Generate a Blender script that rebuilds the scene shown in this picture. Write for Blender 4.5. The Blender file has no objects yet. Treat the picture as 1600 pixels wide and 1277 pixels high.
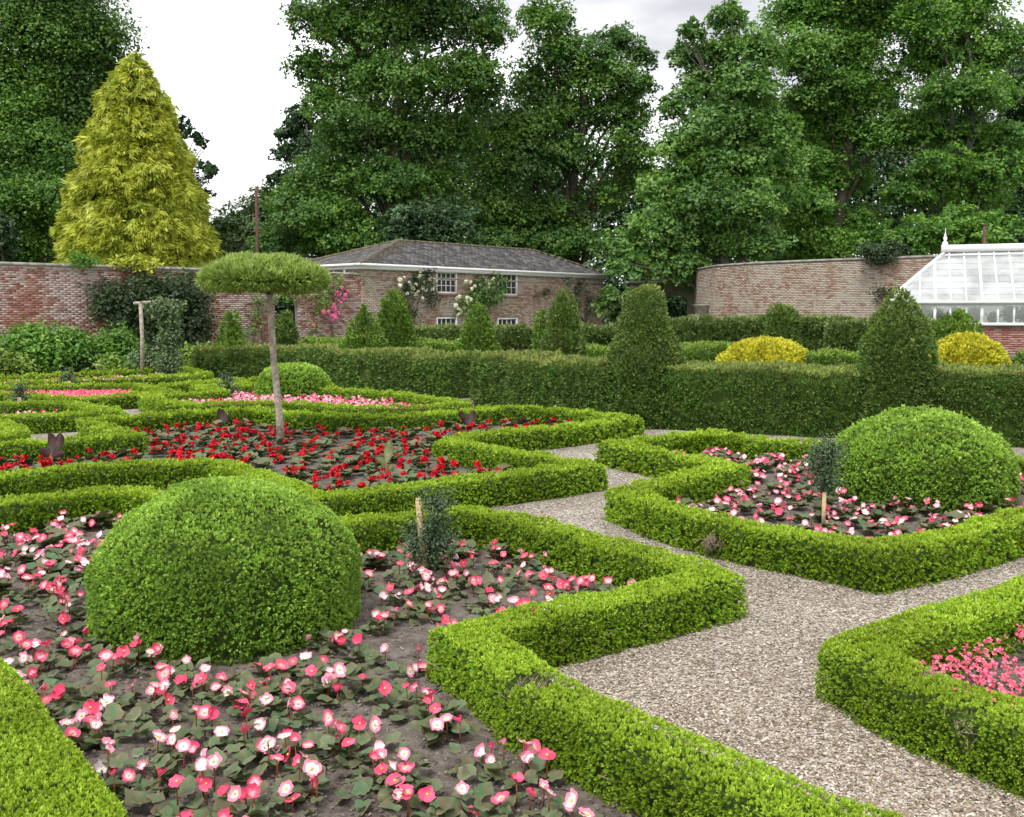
import bpy, bmesh, math, random
import numpy as np
from mathutils import Vector, Matrix

# ------------------------------------------------------------------ camera, world, sun
SC = bpy.context.scene
COL = SC.collection
F_PX, CXP, CYP, HOR, CAMZ = 1543.0, 800.0, 594.0, 488.0, 1.9
PITCH = math.atan((CYP - HOR) / F_PX)
cd = bpy.data.cameras.new("camera"); cam = bpy.data.objects.new("camera", cd); COL.objects.link(cam)
cd.sensor_fit = 'HORIZONTAL'; cd.sensor_width = 36.0; cd.lens = 36.0 * F_PX / 1600.0
cd.shift_y = -(638.5 - CYP) / 1600.0
cd.clip_start = 0.05; cd.clip_end = 2000
cam.location = (0, 0, CAMZ); cam.rotation_euler = (math.pi / 2 - PITCH, 0, 0)
SC.camera = cam

SUN_EL, SUN_AZ = math.radians(58), math.radians(-150)     # azimuth measured from +Y towards +X
wd = bpy.data.worlds.new("World"); SC.world = wd; wd.use_nodes = True
wn = wd.node_tree; wn.nodes.clear()
def wnode(t, **k):
    n = wn.nodes.new(t)
    for a, b in k.items(): setattr(n, a, b)
    return n
w_out = wnode('ShaderNodeOutputWorld'); w_bg = wnode('ShaderNodeBackground')
w_sky = wnode('ShaderNodeTexSky', sky_type='NISHITA', sun_disc=False)
w_sky.sun_elevation = SUN_EL; w_sky.sun_rotation = SUN_AZ
w_sky.air_density = 1.0; w_sky.dust_density = 3.0
w_tc = wnode('ShaderNodeTexCoord'); w_map = wnode('ShaderNodeMapping'); w_map.inputs['Scale'].default_value = (1, 1, 2.4)
w_map.inputs['Location'].default_value = (0.1, 0.3, 0.2)
w_n = wnode('ShaderNodeTexNoise'); w_n.inputs['Scale'].default_value = 2.3; w_n.inputs['Detail'].default_value = 6; w_n.inputs['Roughness'].default_value = .5
w_r = wnode('ShaderNodeValToRGB')
w_r.color_ramp.elements[0].position = .36; w_r.color_ramp.elements[0].color = (.40, .40, .42, 1)
w_r.color_ramp.elements[1].position = .56; w_r.color_ramp.elements[1].color = (1.06, 1.06, 1.07, 1)
w_s = wnode('ShaderNodeVectorMath', operation='SCALE'); w_s.inputs['Scale'].default_value = 10.0
w_mix = wnode('ShaderNodeMixRGB'); w_mix.inputs['Fac'].default_value = .93
L = wn.links.new
L(w_tc.outputs['Generated'], w_map.inputs['Vector']); L(w_map.outputs[0], w_n.inputs['Vector']); L(w_n.outputs['Fac'], w_r.inputs['Fac'])
L(w_r.outputs['Color'], w_s.inputs[0]); L(w_sky.outputs['Color'], w_mix.inputs['Color1']); L(w_s.outputs[0], w_mix.inputs['Color2'])
L(w_mix.outputs[0], w_bg.inputs['Color']); L(w_bg.outputs[0], w_out.inputs['Surface'])
w_bg.inputs['Strength'].default_value = .1

sd = bpy.data.lights.new("sun", 'SUN'); sun = bpy.data.objects.new("sun", sd); COL.objects.link(sun)
sd.energy = 1.5; sd.angle = math.radians(14); sd.color = (1, .96, .9)
sdir = Vector((math.sin(SUN_AZ) * math.cos(SUN_EL), math.cos(SUN_AZ) * math.cos(SUN_EL), math.sin(SUN_EL)))
sun.rotation_euler = sdir.to_track_quat('Z', 'Y').to_euler(); sun.location = (0, -5, 30)
SC.view_settings.view_transform = 'Standard'; SC.view_settings.look = 'None'
SC.view_settings.exposure = 0.88; SC.view_settings.gamma = 1; SC.view_settings.use_curve_mapping = False
SC.cycles.max_bounces = 6; SC.cycles.diffuse_bounces = 3; SC.cycles.glossy_bounces = 2; SC.cycles.transmission_bounces = 3
SC.cycles.transparent_max_bounces = 4
SC.render.film_transparent = False

R = np.random.default_rng(7)
random.seed(7)

# ------------------------------------------------------------------ helpers
UPc = np.array([0, math.sin(PITCH), math.cos(PITCH)]); FWc = np.array([0, math.cos(PITCH), -math.sin(PITCH)])
CAM = np.array([0, 0, CAMZ])
def ray(px, py): return np.array([px - CXP, 0, 0]) + UPc * (CYP - py) + FWc * F_PX
def P(px, py, z=0.0):
    d = ray(px, py); return CAM + d * ((z - CAMZ) / d[2])
def Q(px, py, Y):
    d = ray(px, py); return CAM + d * (Y / d[1])
def XY(pts, z): return [tuple(P(x, y, z)[:2]) for x, y in pts]
def norm(a): return a / np.maximum(np.linalg.norm(a, axis=-1, keepdims=True), 1e-9)
def rnd(n): return norm(R.normal(size=(n, 3)))
def project(pts):
    d = pts - CAM; f = np.maximum(d @ FWc, .01)
    return CXP + d[:, 0] / f * F_PX, CYP - (d @ UPc) / f * F_PX
def wob(p, fr, seed=0):
    """cheap smooth noise in about -1..1 from world position"""
    a = p * fr + seed
    return (np.sin(a[..., 0] * 1.7 + 1.3 * np.sin(a[..., 1] * 1.1 + seed)) + np.sin(a[..., 1] * 2.1 + 1.7 * np.sin(a[..., 2] * 1.3 + a[..., 0] * .6)) + np.sin(a[..., 2] * 1.9 + 1.1 * np.sin(a[..., 0] * 1.5 + 2 * seed))) / 3

MATS = {}
def mesh(name, V, Fc, mat=None, attrs=None, smooth=False):
    """V (n,3); Fc: one int array (m,k) or a list of such arrays"""
    if not isinstance(Fc, (list, tuple)): Fc = [Fc]
    Fc = [np.asarray(f, dtype=np.int32) for f in Fc if len(f)]
    V = np.asarray(V, dtype=np.float32)
    me = bpy.data.meshes.new(name)
    me.vertices.add(len(V)); me.vertices.foreach_set('co', V.ravel())
    loops = np.concatenate([f.ravel() for f in Fc]); tot = np.concatenate([np.full(len(f), f.shape[1], np.int32) for f in Fc])
    me.loops.add(len(loops)); me.loops.foreach_set('vertex_index', loops)
    st = np.zeros(len(tot), np.int32); st[1:] = np.cumsum(tot)[:-1]
    me.polygons.add(len(tot)); me.polygons.foreach_set('loop_start', st); me.polygons.foreach_set('loop_total', tot)
    if smooth: me.polygons.foreach_set('use_smooth', np.ones(len(tot), bool))
    for k, v in (attrs or {}).items():
        a = me.attributes.new(k, 'FLOAT', 'POINT'); a.data.foreach_set('value', np.asarray(v, np.float32))
    me.update(calc_edges=True)
    if mat: me.materials.append(MATS[mat])
    return me
def link(name, me, parent=None, loc=None, rot=None, scale=None, kind=None, label=None):
    o = bpy.data.objects.new(name, me); COL.objects.link(o)
    if parent is not None: o.parent = parent
    if loc is not None: o.location = [float(c) for c in loc]
    if rot is not None: o.rotation_euler = rot
    if scale is not None: o.scale = scale if hasattr(scale, '__len__') else (scale,) * 3
    if kind: o['kind'] = kind
    if label: o['label'] = label
    return o
def thing(name, label, cat, loc=(0, 0, 0), rz=0, group=None):
    o = bpy.data.objects.new(name, None); COL.objects.link(o); o.empty_display_size = .2
    o.location = [float(c) for c in loc]; o.rotation_euler = (0, 0, rz)
    o['label'] = label; o['category'] = cat
    if group: o['group'] = group
    return o
class MB:
    """collects simple solids into one mesh"""
    def __init__(s): s.V = []; s.F = {3: [], 4: []}; s.n = 0
    def add(s, V, Fq=(), Ft=()):
        V = np.asarray(V, float); s.V.append(V)
        if len(Fq): s.F[4].append(np.asarray(Fq) + s.n)
        if len(Ft): s.F[3].append(np.asarray(Ft) + s.n)
        s.n += len(V); return s
    def box(s, a, b, M=None):
        (x0, y0, z0), (x1, y1, z1) = a, b
        V = np.array([(x, y, z) for z in (z0, z1) for y in (y0, y1) for x in (x0, x1)], float)
        if M is not None: V = V @ np.array(M)[:3, :3].T + np.array(M)[:3, 3]
        return s.add(V, [(0, 2, 3, 1), (4, 5, 7, 6), (0, 1, 5, 4), (2, 6, 7, 3), (0, 4, 6, 2), (1, 3, 7, 5)])
    def bar(s, a, b, w, t, up=(0, 0, 1)):
        a = np.array(a, float); b = np.array(b, float); d = norm(b - a); u = np.array(up, float)
        sd_ = norm(np.cross(d, u)); u2 = np.cross(sd_, d)
        V = []
        for p in (a, b):
            for i, j in ((-1, -1), (1, -1), (1, 1), (-1, 1)): V.append(p + sd_ * i * w / 2 + u2 * j * t / 2)
        return s.add(V, [(0, 1, 2, 3), (7, 6, 5, 4), (0, 4, 5, 1), (1, 5, 6, 2), (2, 6, 7, 3), (3, 7, 4, 0)])
    def tube(s, pts, rad, k=7):
        pts = np.array(pts, float); n = len(pts); rad = np.broadcast_to(np.array(rad, float), (n,))
        T = norm(np.gradient(pts, axis=0)); ref = np.array([.3, .9, .1]) if abs(T[0][1]) < .8 else np.array([1., 0, .1])
        A = norm(np.cross(T, ref)); B = np.cross(T, A); an = np.arange(k) / k * 2 * math.pi
        V = pts[:, None] + rad[:, None, None] * (np.cos(an)[None, :, None] * A[:, None] + np.sin(an)[None, :, None] * B[:, None])
        V = V.reshape(-1, 3); Fq = [(i * k + j, i * k + (j + 1) % k, (i + 1) * k + (j + 1) % k, (i + 1) * k + j) for i in range(n - 1) for j in range(k)]
        V = np.vstack([V, pts[:1], pts[-1:]]); c0, c1 = n * k, n * k + 1
        Ft = [(c0, (j + 1) % k, j) for j in range(k)] + [(c1, (n - 1) * k + j, (n - 1) * k + (j + 1) % k) for j in range(k)]
        return s.add(V, Fq, Ft)
    def lathe(s, prof, c=(0, 0, 0), k=12):
        prof = np.array(prof, float); an = np.arange(k) / k * 2 * math.pi; n = len(prof)
        V = np.stack([prof[:, 0][:, None] * np.cos(an), prof[:, 0][:, None] * np.sin(an), np.repeat(prof[:, 1][:, None], k, 1)], -1).reshape(-1, 3) + np.array(c)
        return s.add(V, [(i * k + j, i * k + (j + 1) % k, (i + 1) * k + (j + 1) % k, (i + 1) * k + j) for i in range(n - 1) for j in range(k)])
    def me(s, name, mat, smooth=False, attrs=None):
        return mesh(name, np.vstack(s.V), [np.vstack(f) for f in s.F.values() if f], mat, attrs, smooth)
def inside(pts, poly):
    x, y = pts[:, 0], pts[:, 1]; c = np.zeros(len(pts), bool); n = len(poly)
    for i in range(n):
        (x0, y0), (x1, y1) = poly[i], poly[(i + 1) % n]
        if y0 == y1: continue
        c ^= ((y0 > y) != (y1 > y)) & (x < (x1 - x0) * (y - y0) / (y1 - y0) + x0)
    return c
def polydist(pts, line):
    d = np.full(len(pts), 1e9)
    for a, b in zip(line[:-1], line[1:]):
        a = np.array(a); b = np.array(b); ab = b - a; t = np.clip(((pts[:, :2] - a) @ ab) / max(ab @ ab, 1e-9), 0, 1)
        d = np.minimum(d, np.linalg.norm(pts[:, :2] - (a + t[:, None] * ab), axis=1))
    return d

# ------------------------------------------------------------------ materials
def new_mat(name):
    m = bpy.data.materials.new(name); m.use_nodes = True; nt = m.node_tree; nt.nodes.clear()
    MATS[name] = m
    def N(t, **k):
        n = nt.nodes.new(t)
        for a, b in k.items(): setattr(n, a, b)
        return n
    return m, nt, N, nt.links.new
def ramp(N, stops):
    r = N('ShaderNodeValToRGB'); e = r.color_ramp.elements
    while len(e) < len(stops): e.new(.5)
    for i, (p, c) in enumerate(stops): e[i].position = p; e[i].color = (*c, 1)
    return r
def mixc(N, L, fac, a, b, mode='MIX'):
    m = N('ShaderNodeMixRGB', blend_type=mode)
    for s_, v in (('Fac', fac), ('Color1', a), ('Color2', b)):
        if isinstance(v, (int, float)): m.inputs[s_].default_value = v
        elif isinstance(v, tuple): m.inputs[s_].default_value = (*v, 1)
        else: L(v, m.inputs[s_])
    return m.outputs[0]
def rand01(N, L):
    g = N('ShaderNodeNewGeometry'); o = N('ShaderNodeObjectInfo'); a = N('ShaderNodeMath', operation='ADD'); f = N('ShaderNodeMath', operation='FRACT')
    L(g.outputs['Random Per Island'], a.inputs[0]); L(o.outputs['Random'], a.inputs[1]); L(a.outputs[0], f.inputs[0]); return f.outputs[0], g
def noise(N, L, g, scale, detail=3, rough=.5, out='Fac'):
    n = N('ShaderNodeTexNoise'); n.inputs['Scale'].default_value = scale; n.inputs['Detail'].default_value = detail; n.inputs['Roughness'].default_value = rough
    L(g.outputs['Position'], n.inputs['Vector']); return n.outputs[out]
def leaf_mat(name, c1, c2, tip, patch=.6, pc=None, tr=.32, rough=.5, spec=.35):
    m, nt, N, L = new_mat(name)
    r, g = rand01(N, L)
    c = mixc(N, L, r, c1, c2)
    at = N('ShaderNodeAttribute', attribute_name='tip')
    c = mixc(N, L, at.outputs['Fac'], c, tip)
    nz = noise(N, L, g, patch, 3)
    rp = ramp(N, [(.38, (0, 0, 0)), (.66, (1, 1, 1))]); L(nz, rp.inputs[0])
    c = mixc(N, L, rp.outputs[0], c, mixc(N, L, .55, c, pc or tuple(x * .6 for x in c1)))
    bs = N('ShaderNodeBsdfPrincipled'); bs.inputs['Roughness'].default_value = rough; bs.inputs['Specular IOR Level'].default_value = spec
    L(c, bs.inputs['Base Color'])
    t = N('ShaderNodeBsdfTranslucent'); L(mixc(N, L, 1.0, c, (1.0, 1.0, .6), 'MULTIPLY'), t.inputs['Color'])
    mx = N('ShaderNodeMixShader'); mx.inputs[0].default_value = tr; L(bs.outputs[0], mx.inputs[1]); L(t.outputs[0], mx.inputs[2])
    o = N('ShaderNodeOutputMaterial'); L(mx.outputs[0], o.inputs['Surface'])
def plain(name, stops, scale=5, detail=4, rough=.8, spec=.2, bump=0, bscale=30, island=0.0, metal=0):
    """noise-ramped base colour with optional per-piece variation and bump"""
    m, nt, N, L = new_mat(name); r, g = rand01(N, L)
    rp = ramp(N, stops); nz = noise(N, L, g, scale, detail, .6)
    if island:
        mm = N('ShaderNodeMix', data_type='FLOAT'); mm.inputs[0].default_value = island; L(nz, mm.inputs[2]); L(r, mm.inputs[3]); L(mm.outputs[0], rp.inputs[0])
    else: L(nz, rp.inputs[0])
    bs = N('ShaderNodeBsdfPrincipled'); bs.inputs['Roughness'].default_value = rough; bs.inputs['Specular IOR Level'].default_value = spec; bs.inputs['Metallic'].default_value = metal
    L(rp.outputs[0], bs.inputs['Base Color'])
    if bump:
        b = N('ShaderNodeBump'); b.inputs['Strength'].default_value = bump; b.inputs['Distance'].default_value = .02; L(noise(N, L, g, bscale, 5, .6), b.inputs['Height']); L(b.outputs[0], bs.inputs['Normal'])
    o = N('ShaderNodeOutputMaterial'); L(bs.outputs[0], o.inputs['Surface']); return m, nt, N, L, rp, bs, g, r

leaf_mat('box_leaf', (0.141, 0.301, 0.017), (0.279, 0.483, 0.028), (0.535, 0.700, 0.071), patch=1.6, pc=(.16, .22, .010))
leaf_mat('dome_leaf', (0.157, 0.325, 0.035), (0.314, 0.536, 0.067), (0.571, 0.784, 0.153), patch=3.0)
leaf_mat('yew_leaf', (0.052, 0.138, 0.025), (0.115, 0.247, 0.039), (0.333, 0.380, 0.092), patch=1.1, pc=(.10, .13, .04), tr=.22)
leaf_mat('yew_bright', (0.083, 0.180, 0.023), (0.154, 0.288, 0.033), (0.275, 0.408, 0.058), patch=1.4, tr=.15)
leaf_mat('privet_leaf', (0.065, 0.117, 0.026), (0.169, 0.247, 0.065), (0.390, 0.468, 0.182), patch=2.0)
leaf_mat('flecked_leaf', (.06, .15, .03), (.14, .26, .05), (.60, .66, .34), patch=2.0)
leaf_mat('yellow_leaf', (0.450, 0.441, 0.027), (0.648, 0.621, 0.036), (0.765, 0.747, 0.081), patch=4, tr=.2)
leaf_mat('golden_leaf', (0.252, 0.328, 0.021), (0.480, 0.540, 0.047), (0.783, 0.790, 0.113), patch=1.3, pc=(.10, .15, .012), tr=.2)
leaf_mat('mushroom_leaf', (0.187, 0.321, 0.052), (0.335, 0.473, 0.103), (0.513, 0.625, 0.197), patch=4, tr=.35)
leaf_mat('beech_leaf', (0.052, 0.140, 0.031), (0.123, 0.265, 0.041), (0.233, 0.409, 0.045), patch=.22, pc=(.02, .055, .025), tr=.3)
leaf_mat('sycamore_leaf', (0.085, 0.207, 0.054), (0.185, 0.361, 0.071), (0.296, 0.480, 0.085), patch=.25, tr=.3)
leaf_mat('maple_leaf', (0.073, 0.199, 0.037), (0.172, 0.352, 0.049), (0.270, 0.468, 0.059), patch=.25, tr=.3)
leaf_mat('dark_leaf', (0.028, 0.076, 0.030), (0.071, 0.141, 0.048), (0.097, 0.174, 0.056), patch=.25, tr=.15)
leaf_mat('grey_leaf', (0.104, 0.170, 0.082), (0.188, 0.284, 0.114), (0.228, 0.321, 0.114), patch=.25, tr=.2)
leaf_mat('bush_leaf', (.075, .20, .022), (.15, .34, .04), (.26, .46, .07), patch=1.0, tr=.25)
leaf_mat('lime_leaf', (.15, .28, .04), (.26, .40, .07), (.44, .56, .13), patch=1.0)
leaf_mat('wall_shrub_leaf', (.028, .065, .022), (.065, .12, .04), (.10, .15, .06), patch=1.0, pc=(.06, .07, .05))
leaf_mat('sapling_leaf', (.035, .075, .028), (.07, .125, .05), (.12, .18, .08), patch=5, tr=.1, spec=.5)
leaf_mat('begonia_leaf', (.035, .105, .035), (.09, .19, .08), (.28, .20, .12), patch=14, pc=(.16, .09, .06), tr=.15, rough=.5, spec=.3)
leaf_mat('canna_leaf', (.035, .012, .014), (.06, .02, .02), (.09, .05, .045), patch=12, tr=.12, rough=.35, spec=.6)
leaf_mat('canna_green', (.10, .15, .05), (.16, .22, .08), (.33, .33, .16), patch=12, tr=.2, rough=.4)
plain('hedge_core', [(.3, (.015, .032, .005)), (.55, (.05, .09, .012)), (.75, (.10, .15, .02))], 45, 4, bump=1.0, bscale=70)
plain('yellow_core', [(.3, (.14, .15, .01)), (.7, (.40, .36, .02))], 40, 4, bump=1.0, bscale=60)
plain('twig', [(.3, (.17, .13, .09)), (.7, (.33, .27, .20))], 30)
plain('bark', [(.3, (0.036, 0.030, 0.022)), (.7, (0.104, 0.092, 0.068))], 3, bump=.8, bscale=9)
plain('pale_bark', [(.3, (0.060, 0.060, 0.051)), (.7, (0.162, 0.162, 0.132))], 4, bump=.5, bscale=12)
plain('wood_post', [(.3, (.19, .155, .115)), (.5, (.36, .31, .25)), (.7, (.52, .47, .39))], 11, bump=1.0, bscale=26)
plain('stake_wood', [(.3, (0.378, 0.279, 0.144)), (.7, (0.558, 0.441, 0.252))], 16, bump=.4, bscale=60)
plain('soil', [(.3, (0.081, 0.065, 0.053)), (.5, (0.149, 0.126, 0.106)), (.72, (0.246, 0.212, 0.187))], 14, 8, rough=.95, bump=1.0, bscale=60)
plain('clod', [(.0, (0.060, 0.048, 0.040)), (.6, (0.136, 0.112, 0.096)), (1, (0.304, 0.272, 0.240))], 30, rough=.95, island=.8)
plain('pebble', [(.0, (0.114, 0.085, 0.060)), (.25, (0.229, 0.175, 0.124)), (.55, (0.354, 0.290, 0.221)), (.8, (0.489, 0.430, 0.350)), (1, (0.707, 0.650, 0.561))], 20, rough=.8, spec=.25, island=.9)
plain('litter', [(.3, (.20, .13, .06)), (.5, (.30, .26, .08)), (.7, (.16, .26, .05))], 9, island=.9)
plain('white_paint', [(.3, (.74, .75, .75)), (.7, (.84, .84, .83))], 8, rough=.45)
plain('stone', [(.3, (0.180, 0.167, 0.135)), (.7, (0.342, 0.315, 0.270))], 3, bump=.5, bscale=14)
plain('slate', [(.0, (0.043, 0.040, 0.043)), (.5, (0.100, 0.095, 0.095)), (.8, (0.171, 0.162, 0.157)), (1, (0.304, 0.266, 0.190))], 1.6, rough=.7, island=.6)
plain('moss', [(.3, (.085, .08, .045)), (.7, (.20, .17, .115))], 5, bump=.6)
plain('rust', [(.3, (.075, .04, .032)), (.7, (.14, .08, .065))], 8)
plain('shelf_dark', [(.3, (.05, .055, .06)), (.7, (.18, .19, .18))], 3)
plain('meadow', [(.3, (.035, .06, .015)), (.7, (.07, .11, .025))], .6, 6, bump=.5, bscale=4)
plain('petal_red', [(.3, (.40, .003, .010)), (.7, (.68, .010, .022))], 30, rough=.5, island=.5)
plain('petal_rose', [(.2, (.62, .03, .09)), (.8, (.84, .13, .24))], 25, rough=.5, island=.4)
plain('petal_deep', [(.2, (.62, .06, .13)), (.8, (.88, .22, .32))], 25, rough=.5, island=.7)
plain('rose_white', [(.2, (.80, .78, .55)), (.8, (.88, .86, .72))], 25, rough=.6)
plain('rose_pink', [(.2, (.75, .12, .30)), (.8, (.88, .32, .50))], 25, rough=.6, island=.6)
plain('stamen', [(.2, (.75, .50, .03)), (.8, (.85, .62, .08))], 25, rough=.6)
plain('red_stem', [(.2, (.22, .05, .03)), (.8, (.30, .10, .05))], 25, rough=.5)
def picotee(name, centre, edge, a, b):
    m, nt, N, L = new_mat(name); at = N('ShaderNodeAttribute', attribute_name='tip'); r, g = rand01(N, L)
    n2 = noise(N, L, g, 60, 2); ad = N('ShaderNodeMath', operation='MULTIPLY_ADD'); L(n2, ad.inputs[0]); ad.inputs[1].default_value = .5; L(at.outputs['Fac'], ad.inputs[2])
    o2 = N('ShaderNodeObjectInfo'); a2 = N('ShaderNodeMath', operation='MULTIPLY_ADD'); L(o2.outputs['Random'], a2.inputs[0]); a2.inputs[1].default_value = .35; L(ad.outputs[0], a2.inputs[2])
    rp = ramp(N, [(a, centre), (b, edge)]); L(a2.outputs[0], rp.inputs[0])
    bs = N('ShaderNodeBsdfPrincipled'); bs.inputs['Roughness'].default_value = .5; L(rp.outputs[0], bs.inputs['Base Color'])
    t = N('ShaderNodeBsdfTranslucent'); L(rp.outputs[0], t.inputs['Color']); mx = N('ShaderNodeMixShader'); mx.inputs[0].default_value = .25; L(bs.outputs[0], mx.inputs[1]); L(t.outputs[0], mx.inputs[2])
    o = N('ShaderNodeOutputMaterial'); L(mx.outputs[0], o.inputs['Surface'])
picotee('petal_white', (.90, .86, .84), (.86, .30, .42), .95, 1.6)
picotee('petal_pink', (.90, .70, .74), (.80, .09, .19), .55, 1.15)
# gravel sheet under the loose stones
m, nt, N, L_, rp, bs, g, r = plain('gravel_sheet', [(.0, (0.080, 0.060, 0.044)), (.35, (0.208, 0.168, 0.128)), (.6, (0.336, 0.296, 0.248)), (.85, (0.496, 0.464, 0.416)), (1, (0.640, 0.624, 0.592))], 55, 2, rough=.9, bump=.6, bscale=70)
vo = N('ShaderNodeTexVoronoi'); vo.inputs['Scale'].default_value = 75; L_(g.outputs['Position'], vo.inputs['Vector']); sep = N('ShaderNodeSeparateColor'); L_(vo.outputs['Color'], sep.inputs[0]); L_(sep.outputs[0], rp.inputs[0])
pn = noise(N, L_, g, .9, 4, .6); pr_ = ramp(N, [(.35, (.72, .70, .67)), (.62, (1.0, 1.0, 1.0))]); L_(pn, pr_.inputs[0]); L_(mixc(N, L_, 1.0, rp.outputs[0], pr_.outputs[0], 'MULTIPLY'), bs.inputs['Base Color'])
# bricks: piece colour, lime bloom in patches, soot
def brick_mat(name, stops, lime, limecol, lo, hi):
    m, nt, N, L, rp, bs, g, r = plain(name, stops, 2, island=.65, rough=.9, bump=.3)
    n1 = noise(N, L, g, .55, 5, .6); n2 = noise(N, L, g, 7, 3, .7)
    a = N('ShaderNodeMath', operation='MULTIPLY_ADD'); L(n2, a.inputs[0]); a.inputs[1].default_value = .55; L(n1, a.inputs[2])
    a3 = N('ShaderNodeMath', operation='MULTIPLY_ADD'); L(r, a3.inputs[0]); a3.inputs[1].default_value = .22; L(a.outputs[0], a3.inputs[2])
    q = ramp(N, [(lo, (0, 0, 0)), (hi, (lime,) * 3)]); L(a3.outputs[0], q.inputs[0])
    L(mixc(N, L, q.outputs[0], rp.outputs[0], limecol), bs.inputs['Base Color'])
brick_mat('brick_red', [(.0, (.15, .065, .05)), (.35, (.25, .105, .075)), (.7, (.33, .16, .115)), (1, (.42, .27, .21))], .75, (.45, .40, .37), .84, 1.16)
brick_mat('brick_grey', [(.0, (.20, .11, .08)), (.35, (.32, .20, .145)), (.7, (.39, .28, .21)), (1, (.50, .43, .33))], .75, (.46, .42, .36), .80, 1.12)
brick_mat('brick_fresh', [(.0, (.20, .07, .055)), (.5, (.34, .14, .11)), (1, (.42, .22, .18))], .3, (.47, .40, .38), .86, 1.1)
plain('mortar', [(.3, (0.221, 0.187, 0.162)), (.5, (0.340, 0.306, 0.272)), (.7, (0.476, 0.451, 0.416))], 1.2, 6, rough=.95, bump=.4)
# glass: house panes dark and reflective, greenhouse panes clear
for nm, al, colr, ro in (('pane_glass', 1, (.025, .03, .033), .05), ('greenhouse_glass', 0, (.9, .95, .95), .04), ('washed_glass', 2, (.85, .88, .88), .3)):
    m, nt, N, L = new_mat(nm); o = N('ShaderNodeOutputMaterial')
    if al == 1:
        b = N('ShaderNodeBsdfPrincipled'); b.inputs['Base Color'].default_value = (*colr, 1); b.inputs['Roughness'].default_value = ro; b.inputs['Specular IOR Level'].default_value = .6; L(b.outputs[0], o.inputs[0])
    else:
        gl = N('ShaderNodeBsdfGlossy'); gl.inputs['Roughness'].default_value = .12; gl.inputs['Color'].default_value = (.95, .97, .97, 1)
        tp = N('ShaderNodeBsdfTransparent'); tp.inputs['Color'].default_value = (.88, .92, .91, 1)
        mx = N('ShaderNodeMixShader'); mx.inputs[0].default_value = .28; L(tp.outputs[0], mx.inputs[1]); L(gl.outputs[0], mx.inputs[2])
        if al == 2:
            df = N('ShaderNodeBsdfDiffuse'); df.inputs['Color'].default_value = (.55, .58, .58, 1); r, g = rand01(N, L)
            fc = ramp(N, [(.35, (.28,) * 3), (.65, (.75,) * 3)]); nn = noise(N, L, g, 1.1, 4); L(nn, fc.inputs[0])
            m2 = N('ShaderNodeMixShader'); L(fc.outputs[0], m2.inputs[0]); L(mx.outputs[0], m2.inputs[1]); L(df.outputs[0], m2.inputs[2]); L(m2.outputs[0], o.inputs[0])
        else: L(mx.outputs[0], o.inputs[0])

# ------------------------------------------------------------------ foliage engine
def leaf_geo(Pb, D, Nn, Ln, Wr):
    """one kite-shaped leaf per base point: Pb base, D long axis, Nn face normal, Ln length, Wr width/length"""
    n = len(Pb); S = norm(np.cross(D, Nn)); Ln = np.broadcast_to(Ln, (n,))[:, None]
    V = np.empty((n, 4, 3)); mid = Pb + D * Ln * .5; N2 = np.cross(S, D)
    V[:, 0] = Pb; V[:, 1] = mid + S * Ln * Wr * .5 + N2 * Ln * .06; V[:, 2] = Pb + D * Ln - N2 * Ln * .06; V[:, 3] = mid - S * Ln * Wr * .5 + N2 * Ln * .06
    return V.reshape(-1, 3), np.arange(n * 4).reshape(n, 4)
def tri_geo(Pb, D, Nn, Ln, Wr):
    """one pointed triangular leaf per base point (cheap, for leaves only a few pixels long)"""
    n = len(Pb); S = norm(np.cross(D, Nn)); Ln = np.broadcast_to(Ln, (n,))[:, None]; V = np.empty((n, 3, 3)); m_ = Pb + D * Ln * .22
    V[:, 0] = m_ - S * Ln * Wr * .62; V[:, 1] = m_ + S * Ln * Wr * .62; V[:, 2] = Pb + D * Ln
    return V.reshape(-1, 3), np.arange(n * 3).reshape(n, 3)
def sprigs(Pp, Nn, k, size, spread, up=0.15, depth=.5, wr=.5, tipbase=0.0):
    """sprays of k leaves on surface points Pp with normals Nn"""
    n = len(Pp); sz = np.broadcast_to(size, (n,))
    ax = norm(Nn + rnd(n) * .35 + np.array([0, 0, up])); tipv = np.clip(R.normal(.25 + tipbase, .3, n), 0, 1)
    base = Pp - ax * (sz * depth * R.uniform(0, 1.8, n))[:, None]
    B = np.repeat(base, k, 0); A = np.repeat(ax, k, 0); s2 = np.repeat(sz, k) * R.uniform(.7, 1.3, n * k)
    D = norm(A + rnd(n * k) * spread); B = B + A * (s2 * R.uniform(0, .5, n * k))[:, None]
    Nf = norm(np.cross(D, rnd(n * k)) + A * .4)
    V, Fq = tri_geo(B, D, Nf, s2, wr * 1.15)
    return V, Fq, np.repeat(np.clip(np.repeat(tipv, k) + R.normal(0, .12, n * k), 0, 1), 3)
def keep_side(Pp, Nn, back=.35, thr=-.25):
    v = norm(CAM - Pp); d = (v * Nn).sum(1); return (d > thr) | (R.random(len(Pp)) < back)

BARE = []
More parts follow.
